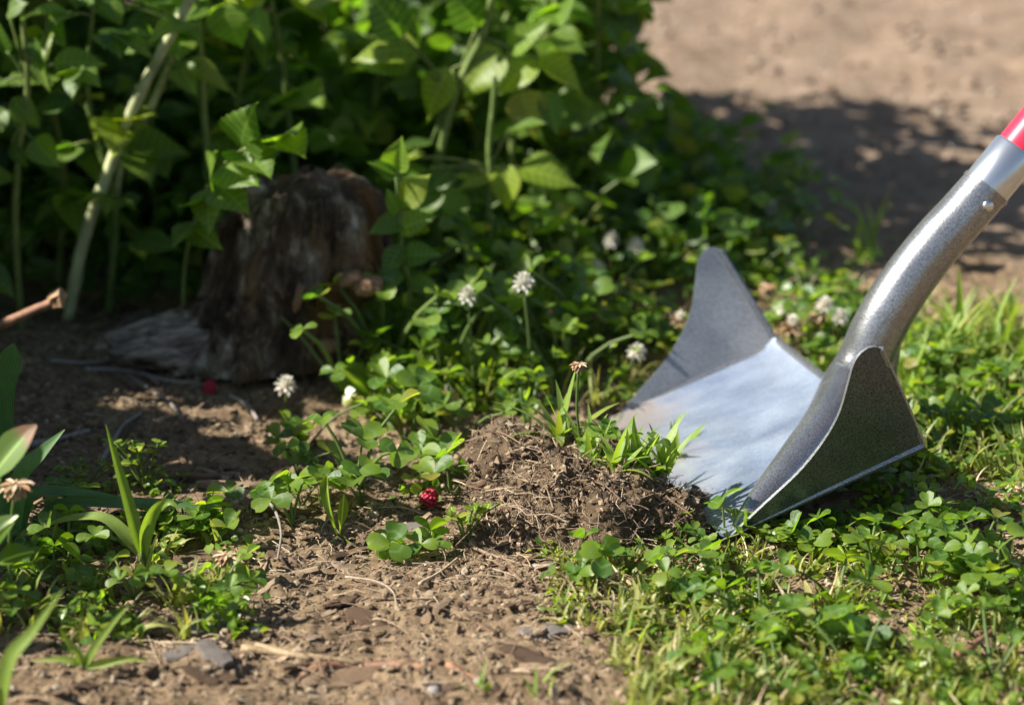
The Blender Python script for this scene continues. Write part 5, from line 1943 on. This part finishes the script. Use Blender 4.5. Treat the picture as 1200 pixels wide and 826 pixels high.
tube_obj('stem', spline(st, 24), list(np.linspace(.0026, .0018, 24)), M['greencane'], t, 8, .04)
for a in [(262, 8, 282, 62, 1.15, (-.2, -.9, .5)), (245, 6, 172, 14, .8, (0, -.6, 1)), (125, -8, 143, 30, 1.0, (-.2, -.9, .5)), (300, 10, 312, 55, .8, (.2, -.9, .4)), (90, -5, 88, 12, 1, (-.2, -.9, .5)), (256, 170, 240, 235, .55, (-.3, -.9, .4)), (258, 215, 252, 290, .35, (-.2, -.9, .4)), (262, 200, 280, 235, .7, (.2, -.9, .4)),
          (230, 0, 185, -30, 1, (-.3, -.8, .6)), (325, 180, 300, 160, 1, (0, -.6, 1))]:
    lit_leaf(t, *a, dy=-.008, y=yl, st_from=(238, 40) if a[1] < 100 else (248, 200))

yl = .025
b = Vector((PV(215, 380, yl).x, yl, 0))
t = thing('raspberry_cane', 'thin raspberry sprig leaning over the left flank of the stump', 'raspberry cane', b)
st = [Vector((0, 0, -.005))] + [PV(p_, q_, yl - .012 * k) - b for k, (p_, q_) in enumerate(((216, 320), (228, 260), (250, 208), (284, 176), (322, 168)))]
tube_obj('stem', spline(st, 22), list(np.linspace(.0014, .0009, 22)), M['greencane'], t, 8, .04)
for k, a in enumerate([(250, 212, 228, 180, .9, (-.3, -.8, .6)), (252, 215, 285, 236, .9, (.1, -.8, .6)), (246, 225, 240, 268, .8, (-.2, -.9, .4)), (238, 240, 205, 236, .8, (-.4, -.8, .5)), (284, 178, 318, 204, .9, (.1, -.6, .9)), (284, 176, 276, 138, .9, (-.2, -.9, .4)), (320, 168, 358, 178, .9, (.2, -.6, .9)),
                       (318, 168, 340, 140, .9, (.2, -.6, .7)), (226, 268, 258, 290, .7, (-.3, -.8, .6)), (228, 262, 200, 285, .8, (-.3, -.8, .6)), (264, 195, 296, 210, .8, (-.3, -.7, .7))]):
    lit_leaf(t, *a, dy=-.036 if a[0] > 260 else -.03, y=yl - .03)
yl = .0
b = Vector((PV(468, 400, yl).x, yl, 0))
t = thing('raspberry_cane', 'thin raspberry sprig covering the right edge of the stump', 'raspberry cane', b)
st = [Vector((0, 0, -.005))] + [PV(p_, q_, yl) - b for p_, q_ in ((480, 340), (470, 290), (472, 240), (462, 195))]
tube_obj('stem', spline(st, 22), list(np.linspace(.0014, .0010, 22)), M['greencane'], t, 8, .04)
for a in [(468, 262, 430, 272, .9, (-.3, -.8, .7)), (472, 300, 518, 296, 1.0, (.1, -.8, .7)), (472, 236, 500, 205, .9, (.1, -.8, .5)), (464, 205, 430, 190, 1.0, (-.3, -.7, .7)), (474, 320, 438, 318, .9, (-.3, -.8, .6)), (470, 268, 510, 250, 1.0, (.1, -.8, .6)), (464, 198, 470, 160, .9, (-.1, -.8, .5)),
          (470, 288, 448, 330, .9, (-.3, -.9, .4)), (470, 250, 452, 225, .9, (-.3, -.8, .5)), (478, 330, 520, 345, .9, (.1, -.7, .8))]:
    lit_leaf(t, *a, dy=-.008, y=yl - .004, st_from=(470, 280))

# the rest of the thicket, cane by cane
k = 0
for x, y, hx, ht, n in [(-.30, .12, .02, .24, 9), (-.24, .20, .03, .26, 10), (-.34, .04, -.02, .22, 8), (-.18, .22, .0, .27, 10), (-.10, .25, .03, .30, 10), (-.03, .26, .04, .33, 11), (.03, .30, .02, .36, 12), (-.42, .16, .0, .25, 8),
                        (-.20, .34, .04, .30, 10), (-.08, .38, .02, .34, 11), (.04, .42, .0, .40, 12), (-.33, .34, .02, .30, 10), (-.14, .17, -.02, .22, 9), (.00, .20, .03, .27, 10), (.07, .36, .02, .38, 12), (-.26, .09, .0, .2, 8), (.055, .24, .01, .28, 10)]:
    b = Vector((x, y, 0))
    path = [Vector((x + hx * f_ + random.gauss(0, .006), y - .03 * f_ * f_ + random.gauss(0, .006), ht * f_)) for f_ in (.33, .66, 1)]
    v_ = Vector((x, y, .09)) - CAM
    kx = 600 + FPX * v_.dot(RT) / v_.dot(FW)
    sd = 'behind the stump' if 280 < kx < 460 else 'behind the thick bare cane' if kx < 280 else 'behind the sunlit shoot' if kx < 640 else 'at the right edge of the thicket'
    dp = 'front' if y < .19 else 'rear' if y > .32 else 'middle'
    cand = [f'{a} raspberry cane in the {dp} of the thicket {sd}' for a in ('leafy', 'tall' if ht > .3 else 'short', 'upright', 'slender')]
    lab = next((c for c in cand if c not in USED), cand[0])
    USED.add(lab)
    cane(b, path, .0028, n + 2, .036, lab, 'raspberry canes of the thicket')


# foliage that nobody could count: inner thicket, canopy above the frame, and weeds left of the frame
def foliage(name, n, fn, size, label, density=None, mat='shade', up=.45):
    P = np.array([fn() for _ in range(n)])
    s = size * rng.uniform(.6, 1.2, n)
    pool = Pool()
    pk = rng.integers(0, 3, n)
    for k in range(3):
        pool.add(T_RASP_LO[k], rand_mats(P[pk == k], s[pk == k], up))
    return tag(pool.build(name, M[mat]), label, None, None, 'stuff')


# gaps in the foliage where the photograph's sunlit leaves and stems get their light
GAPS = [(G(335, 470), .026), (G(170, 560), .004), (PV(550, 95, .13), .040), (PV(610, 205, .11), .035), (PV(500, 110, .13), .025), (PV(165, 110, .075), .012), (PV(190, 60, .075), .012), (PV(120, 230, .075), .006), (PV(60, 110, .06), .018),
        (PV(45, 365, -.06), .010), (PV(135, 560, -.285), .012), (PV(90, 612, -.28), .008), (PV(200, 600, -.285), .008), (PV(265, 35, .10), .020), (PV(480, 370, -.03), .014), (PV(690, 280, .18), .03),
        (PV(548, 350, G(548, 482).y), .014), (PV(613, 335, G(613, 480).y), .014), (PV(20, 520, -.36), .03), (PV(450, 40, .13), .025), (PV(650, 60, .13), .03)]


def shut(x, y, z):
    """true where a leaf would not close one of the gaps"""
    p = Vector((x, y, z))
    for q, r_ in GAPS:
        d = p - q
        k = d.dot(to_sun)
        if k > .03 and (d - to_sun * k).length < r_ + .020:
            return False
    return True


def f_inner():
    while True:
        x, y, z = random.uniform(-.62, .10), random.uniform(.19, .62), random.random() ** 1.25 * .40
        if x > .10 - (y - .3) ** 2 * .4 - z * .1 + .02 * math.sin(y * 40):
            continue
        if z > (.19 if x < -.12 else .33) - max(0, .34 - y) * .7:
            continue
        if not shut(x, y, z):
            continue
        return x, y, z


def f_low():
    return random.uniform(-.50, .0), random.uniform(.09, .30), random.random() * .06


def f_left():
    while True:
        x, y = random.uniform(-.95, -.41), random.uniform(-.50, .14)
        top = float(np.interp(y, [-.50, -.43, -.37, -.34, -.29, -.25, -.12, 0, .14], [.06, .14, .25, .235, .235, .26, .33, .46, .40])) + .03 * math.sin(y * 60 + 1) + .02 * math.sin(y * 143)
        z = random.random() ** .7 * max(.03, top + max(0, (-.50 - x)) * .5)
        if math.sin(x * 23 + y * 9) * math.sin(y * 31 - x * 5) < -.45 or not shut(x, y, z):
            continue
        return x, y, z


def f_canopy():
    """the leafy tops of the thicket, above the picture's upper edge"""
    while True:
        x, y = random.uniform(-.95, -.10), random.uniform(.10, .62)
        z = random.uniform(.19, .60)
        if z > .10 + .84 * (-.08 - x) or (y < .18 and x > -.40) or vnoise(np.array([[x * 9, y * 9, z * 9]]))[0] < -.12:
            continue
        if math.sin(x * 27 + 1) * math.sin(y * 33 + z * 20) < -.40 or not shut(x, y, z):
            continue
        return x, y, z


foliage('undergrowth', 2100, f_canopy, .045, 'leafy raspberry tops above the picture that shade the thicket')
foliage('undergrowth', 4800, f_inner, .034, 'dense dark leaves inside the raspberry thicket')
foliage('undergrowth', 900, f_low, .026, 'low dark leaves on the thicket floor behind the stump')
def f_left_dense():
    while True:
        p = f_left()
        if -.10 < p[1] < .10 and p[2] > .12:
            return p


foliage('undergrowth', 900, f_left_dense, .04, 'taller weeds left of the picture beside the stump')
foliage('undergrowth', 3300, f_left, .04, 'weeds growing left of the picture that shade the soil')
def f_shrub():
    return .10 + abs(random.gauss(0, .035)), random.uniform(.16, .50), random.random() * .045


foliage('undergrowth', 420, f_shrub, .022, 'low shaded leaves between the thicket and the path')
